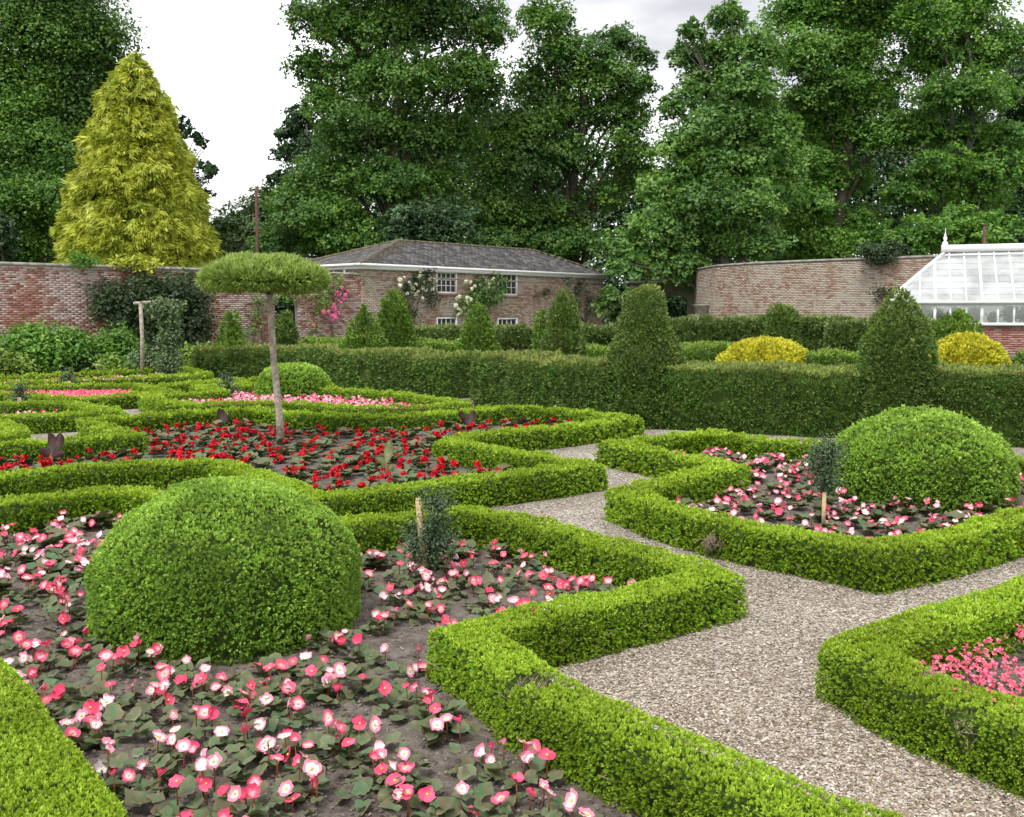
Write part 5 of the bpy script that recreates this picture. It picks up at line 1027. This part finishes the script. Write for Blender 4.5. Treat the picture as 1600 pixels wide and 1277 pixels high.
# ================================================================== CANNAS
def canna(label, px, yb, leaves, mat):
    g = P(px, yb, 0); D_ = g[1]; root = thing('canna_plant', label, 'plant', g, 0, 'young canna plants in the red bed'); tops = []
    for (x, y, x2, y2, w) in leaves:
        p0 = Q(x, y, D_) - g; p1 = Q(x2, y2, D_) - g; ax = p1 - p0; L_ = np.linalg.norm(ax); A = ax / L_; S_ = norm(np.cross(A, np.array([.25, 1, .15]))); Nn = np.cross(S_, A); V = []; Fq = []; k = 7
        for i in range(k + 1):
            t = i / k; ww = w * D_ / F_PX * math.sin(math.pi * min(t * .85 + .08, 1)) ** .8 * (1 if t < 1 else .05); c_ = p0 + ax * t + Nn * (.12 * L_ * math.sin(t * 2.2))
            V += [c_ - S_ * ww + Nn * ww * .45, c_, c_ + S_ * ww + Nn * ww * .45]
        for i in range(k): Fq += [(i * 3, i * 3 + 1, i * 3 + 4, i * 3 + 3), (i * 3 + 1, i * 3 + 2, i * 3 + 5, i * 3 + 4)]
        link('leaf', mesh('leaf', V, np.array(Fq), mat, {'tip': np.tile([0, .8, 0], k + 1)}, True), root); tops.append(p0)
    mb = MB(); 
    for p in tops: mb.tube([(0, 0, -.02), p * .5, p], [.014, .011, .008], 6)
    link('stem', mb.me('stem', 'red_stem', True), root)
canna('dark bronze canna with upright folded leaf in the left part of the red bed', 80, 733, [(80, 708, 74, 676, 9), (80, 710, 93, 676, 9), (78, 712, 58, 706, 8), (82, 714, 101, 708, 5)], 'canna_leaf')
canna('bronze canna with one round dark leaf left of the mushroom trunk', 347, 672, [(346, 662, 341, 638, 8), (346, 662, 356, 648, 7)], 'canna_leaf')
canna('spreading dark bronze canna in the right part of the red bed, by the back hedge', 732, 674, [(730, 664, 716, 643, 6), (732, 664, 740, 641, 6), (730, 668, 746, 660, 5), (732, 666, 722, 654, 5)], 'canna_leaf')
canna('green striped canna standing in the middle of the red begonias', 606, 748, [(604, 722, 606, 688, 8), (605, 728, 585, 716, 6), (605, 735, 615, 728, 6), (604, 740, 594, 722, 4)], 'canna_green')

# ================================================================== BEGONIAS
def begonia_flower(mat, kind):
    V, Fq, Ft, T = [], [], [], []; n = 0; pet = 4 if kind != 'bud' else 3
    for k in range(pet):
        a = k / pet * 6.283 + R.uniform(-.12, .12); cup = {'open': .28, 'half': .9, 'bud': 1.8}[kind]; w = {'open': .70, 'half': .62, 'bud': .7}[kind] * (1.08 if k % 2 else .72) * R.uniform(.9, 1.12); l_ = (1.0 if k % 2 else .9) * R.uniform(.82, 1.12)
        ca, sa = math.cos(a), math.sin(a)
        for t, ww in ((.05, .12), (.4, .75), (.75, 1.0), (1.0, .62)):
            r = t * l_ * math.cos(cup * t * .7); z = t * l_ * math.sin(cup * t * .7) + (.04 * k if kind == 'open' else 0)
            for sgn in (-1, 0, 1):
                x_, y_ = r - (.06 if sgn else 0) * t, sgn * ww * w; zz = z + (R.uniform(-.10, .24) * abs(sgn) + R.uniform(-.06, .06)) * t; x_ += R.uniform(-.08, .08) * t
                V.append((x_ * ca - y_ * sa, x_ * sa + y_ * ca, zz)); T.append(min(1, t * .8 + .2 * abs(sgn)))
        for i in range(3):
            for j in range(2): o = n + i * 3 + j; Fq.append((o, o + 1, o + 4, o + 3))
        n += 12
    V = np.array(V) * .5; me = mesh('flower', V, np.array(Fq), mat, {'tip': T}, True)
    if kind == 'open':
        pass
    return me
STAMEN = MB().lathe([(.0, .02), (.07, .03), (.09, .08), (.05, .13), (0, .14)], k=7).me('stamens', 'stamen', True)
FL = {(m_, k): [begonia_flower(m_, k) for _ in range(3)] for m_ in ('petal_white', 'petal_pink', 'petal_rose') for k in ('open', 'half', 'bud')}
def beg_leaf():
    out = [(0, 0), (.10, .32), (.42, .52), (.58, .34), (.86, .30), (1.0, 0.0), (.84, -.26), (.60, -.38), (.36, -.50), (.08, -.30)]; V = [(.45, 0, -.06)] + [(x * R.uniform(.92, 1.08), y * R.uniform(.9, 1.1), .16 * abs(y) + R.uniform(-.09, .13)) for x, y in out]; n = len(out)
    return mesh('leaf', np.array(V), np.array([(0, i + 1, (i + 1) % n + 1) for i in range(n)]), 'begonia_leaf', {'tip': [0] + [max(0, R.normal(.25, .3)) for _ in out]})
BL_ = [beg_leaf() for _ in range(6)]
def leaf_cluster(nl, ls, zz):
    """joined foliage of one distant plant"""
    mb = MB(); T = []
    for k in range(nl):
        src = BL_[k % 6]; V = np.array([v.co[:] for v in src.vertices]) * ls * R.uniform(.7, 1.2); a = k / nl * 6.28 + R.uniform(-.4, .4); ti = R.uniform(-.1, .5); ca, sa = math.cos(a), math.sin(a)
        x = V[:, 0] * math.cos(ti) - V[:, 2] * math.sin(ti); z = V[:, 0] * math.sin(ti) + V[:, 2] + zz * R.uniform(.3, 1.1); V2 = np.stack([x * ca - V[:, 1] * sa, x * sa + V[:, 1] * ca, z], -1)
        mb.add(V2, Ft=np.array([p.vertices[:] for p in src.polygons])); T += [max(0, R.normal(.15, .25))] * len(V)
    return mb.me('leaves', 'begonia_leaf', attrs={'tip': T})
CL = [leaf_cluster(12, .09, .06) for _ in range(6)]
STEMS = {}
def stems(h): 
    k = round(h, 2)
    if k not in STEMS: STEMS[k] = MB().tube([(0, 0, 0), (.004, .003, k * .6), (0, 0, k)], [.0035, .003, .0025], 5).me('stem', 'red_stem')
    return STEMS[k]
NUM = ['no', 'one', 'two', 'three', 'four', 'five']
def zoneA(p):
    X, Y = project(np.array([p]))
    X, Y = X[0], Y[0]
    if X < 150: return 'left of the biggest dome' if Y < 1020 else 'by the bottom left hedge'
    if Y < 900 and X < 560: return 'behind the biggest dome'
    if X < 560: return 'in front of the biggest dome' if Y < 1130 else 'at the very bottom'
    if X < 700 and Y < 1000: return 'by the tall stake'
    if Y < 1000: return 'in the pointed right end'
    return 'at the near inner hedge corner'
def zoneB(p):
    X, Y = project(np.array([p])); X, Y = X[0], Y[0]
    if X > 1560: return 'right of the broad dome'
    if X > 1300: return 'at the foot of the broad dome'
    if Y < 760: return 'in the upper step, right'
    return 'around the short split stake'
def pts_in(poly, line, sp, margin, avoid=(), cond=None):
    a = np.array(poly); x0, y0 = a.min(0); x1, y1 = a.max(0); out = []
    for i, x in enumerate(np.arange(x0, x1, sp)):
        for y in np.arange(y0 + (i % 2) * sp / 2, y1, sp): out.append((x + R.normal(0, sp * .17), y + R.normal(0, sp * .17), 0))
    out = np.array(out); m_ = inside(out, poly) & (polydist(out, line) > margin)
    for (cx, cy, r) in avoid: m_ &= np.hypot(out[:, 0] - cx, out[:, 1] - cy) > r
    X, Y = project(out + np.array([0, 0, .1])); m_ &= (X > -40) & (X < 1640) & (Y < 1320) & (out[:, 1] > 1)
    out = out[m_]; return out
def pink_plant(p, zone, near):
    nf = R.choice([2, 3, 4, 5], p=[.22, .33, .28, .17]); cols = [['petal_white', 'petal_pink', 'petal_rose'][R.choice(3, p=[.44, .32, .24])] for _ in range(nf)]
    nw = sum(c == 'petal_white' for c in cols); npk = nf - nw; bits = []
    if nw: bits.append(f"{NUM[nw]} white")
    if npk: bits.append(f"{NUM[npk]} pink")
    t = thing('pink_begonia', f"begonia with {' and '.join(bits)} flower{'s' * (nf > 1)} {zone(p)}", 'begonia', (p[0], p[1], .012), R.uniform(0, 6.28), 'pink and white begonias in the beds'); sc_ = R.uniform(.85, 1.2)
    if near:
        nl = R.integers(14, 19)
        for k in range(nl):
            a = k / nl * 6.28 + R.uniform(-.35, .35); r = R.uniform(.0, .11); z = R.uniform(.01, .07); link('leaf', BL_[R.integers(6)], t, (r * math.cos(a), r * math.sin(a), z), (R.uniform(-.5, .5), R.uniform(-.6, .4), a), R.uniform(.05, .092) * sc_)
    else: link('leaves', CL[R.integers(6)], t, scale=sc_ * 1.25, kind='stuff')
    ca0 = R.uniform(0, 6.28)
    for c in cols:
        a = ca0 + R.normal(0, 1.1); r = R.uniform(.03, .135); h = R.uniform(.055, .145); x, y = r * math.cos(a), r * math.sin(a); kd = ['open', 'half', 'bud'][R.choice(3, p=[.6, .27, .13])]
        world_to = math.atan2(-p[1], -p[0]) - t.rotation_euler[2]; fa = world_to + R.normal(0, .9); tilt = R.uniform(.15, 1.25); rot = Matrix.Rotation(fa, 3, 'Z') @ Matrix.Rotation(tilt, 3, 'Y') @ Matrix.Rotation(R.uniform(0, 6), 3, 'Z')
        s_ = R.uniform(.048, .078); f = link('flower', FL[(c, kd)][R.integers(3)], t, (x, y, h), rot.to_euler(), s_)
        if kd == 'open' and near: link('stamens', STAMEN, f)
        link('stem', stems(h), t, (x, y, 0))
ptsA = pts_in(polyA, lineA, .222, .24, [(-1.74, 5.97, .84)]); dA2 = polydist(ptsA, lineA2); ptsA = ptsA[dA2 > .25]
ptsA = ptsA[R.random(len(ptsA)) > .15]; dist_ = np.linalg.norm(ptsA, axis=1)
# bare soil beside the inner hedge corner, as in the photograph
X, Y = project(ptsA); bare = (X > 560) & (X < 740) & (Y > 945) & (Y < 1120) & (R.random(len(X)) < .55); ptsA = ptsA[~bare]
print('bed A plants', len(ptsA))
for p in ptsA[np.argsort(-np.linalg.norm(ptsA, axis=1))]: pink_plant(p, zoneA, np.hypot(p[0], p[1]) < 7.2)
ptsB = pts_in(polyB, lineB, .285, .24, [(4.2, 10.15, 1.0)]);  print('bed B plants', len(ptsB))
X, Y = project(ptsB); hid = (ptsB[:, 1] > 10.2) & (X > 1310) & (X < 1570); ptsB = ptsB[~hid]
for p in ptsB: pink_plant(p, zoneB, False)
# red double begonias
def red_plant(p, lab):
    nf = R.choice([1, 2, 3], p=[.25, .40, .35]); lab = lab.replace('red begonia', ['', 'red begonia with a single flower', 'red begonia with two flowers', 'red begonia with three flowers'][nf], 1)
    t = thing('red_begonia', lab, 'begonia', (p[0], p[1], .012), R.uniform(0, 6.28), 'red double begonias around the mushroom tree'); link('leaves', CL[R.integers(6)], t, scale=R.uniform(1.2, 1.7), kind='stuff')
    for _ in range(nf): link('flower', POM['petal_red'], t, (R.normal(0, .10), R.normal(0, .10), R.uniform(.07, .14)), (R.normal(0, .4), R.normal(0, .4), R.uniform(0, 6)), R.uniform(.036, .075))
ptsD = pts_in(polyD, lineD, .35, .26, [(mt[0], mt[1], .25)]); print('bed D plants', len(ptsD))
for p in ptsD:
    X, Y = project(np.array([p])); X, Y = X[0], Y[0]
    far = 'back row' if Y < 690 else 'mid bed' if Y < 722 else 'front row'
    lab = ('red begonia by the dark left canna' if X < 110 else 'red begonia right of the left canna' if X < 210 else 'red begonia left of the one-leaf canna' if X < 320 else 'red begonia right of the one-leaf canna' if X < 400 else
           'red begonia at the foot of the mushroom trunk' if X < 480 else 'red begonia just right of the mushroom trunk' if X < 550 else 'red begonia left of the striped canna' if X < 605 else 'red begonia right of the striped canna' if X < 680 else 'red begonia at the inner hedge corner' if X < 760 else 'red begonia in the right-hand points of the bed') + ', ' + far
    red_plant(p, lab)
# distant pink begonias: one stand per bed
def stand(name, label, pts, mats, fs, lf=.09):
    n = len(pts); K = 7; root = thing(name, label, 'flowers', (*pts.mean(0)[:2], 0)); off = np.array(root.location)
    B = np.repeat(pts, K, 0) + np.stack([R.normal(0, lf, n * K), R.normal(0, lf, n * K), R.uniform(.02, .12, n * K)], -1); V, Fq = leaf_geo(B - off, norm(rnd(n * K) + [0, 0, .3]), norm(rnd(n * K) + [0, 0, 1.5]), lf, .9)
    link('leaves', mesh('leaves', V, Fq, 'begonia_leaf', {'tip': np.repeat(np.clip(R.normal(.1, .2, n * K), 0, 1), 4)}), root, kind='stuff')
    for mi, (mat, share) in enumerate(mats):
        m_ = int(n * share * 5); b = pts[R.integers(0, n, m_)] + np.stack([R.normal(0, lf, m_), R.normal(0, lf, m_), R.uniform(.10, .19, m_)], -1) - off; Kp = 4
        Bq = np.repeat(b, Kp, 0); D2 = norm(rnd(len(Bq)) * np.array([1, 1, .6]) + [0, -.2, .2]); V, Fq = leaf_geo(Bq, D2, norm(np.array([0, -.7, .8]) + rnd(len(Bq)) * .5), fs, .95)
        link('flowers', mesh('flowers', V, Fq, mat, {'tip': np.tile([0, .6, 1, .6], len(Bq))}), root, kind='stuff')
MX = [('petal_white', .35), ('petal_pink', .3), ('petal_rose', .2)]
stand('begonia_group', 'pink and white begonias around the small distant dome', pts_in(polyH, lineH + [lineH[0]], .22, .28, [(-4.75, 21.4, .85)]), MX, .05)
stand('begonia_group', 'few white and red begonias below the left-edge sapling', pts_in(polyE, lineE, .45, .3), MX, .05)
stand('begonia_group', 'far row of pale pink flowers near the old wall', pts_in(polyI, lineI, .3, .25), MX, .06)
stand('flower_carpet', 'solid carpet of deep pink flowers with a small sapling in it', pts_in(polyG, lineG, .09, .2), [('petal_deep', 1.0)], .04, .05)
pc = pts_in(polyC, lineC, .07, .17); w_ = (wob(pc, 3.0, 3) > -.7) ; stand('flower_carpet', 'loose drift of tiny deep pink flowers inside the bottom right hedge', pc[w_], [('petal_deep', 1.3)], .016, .03)
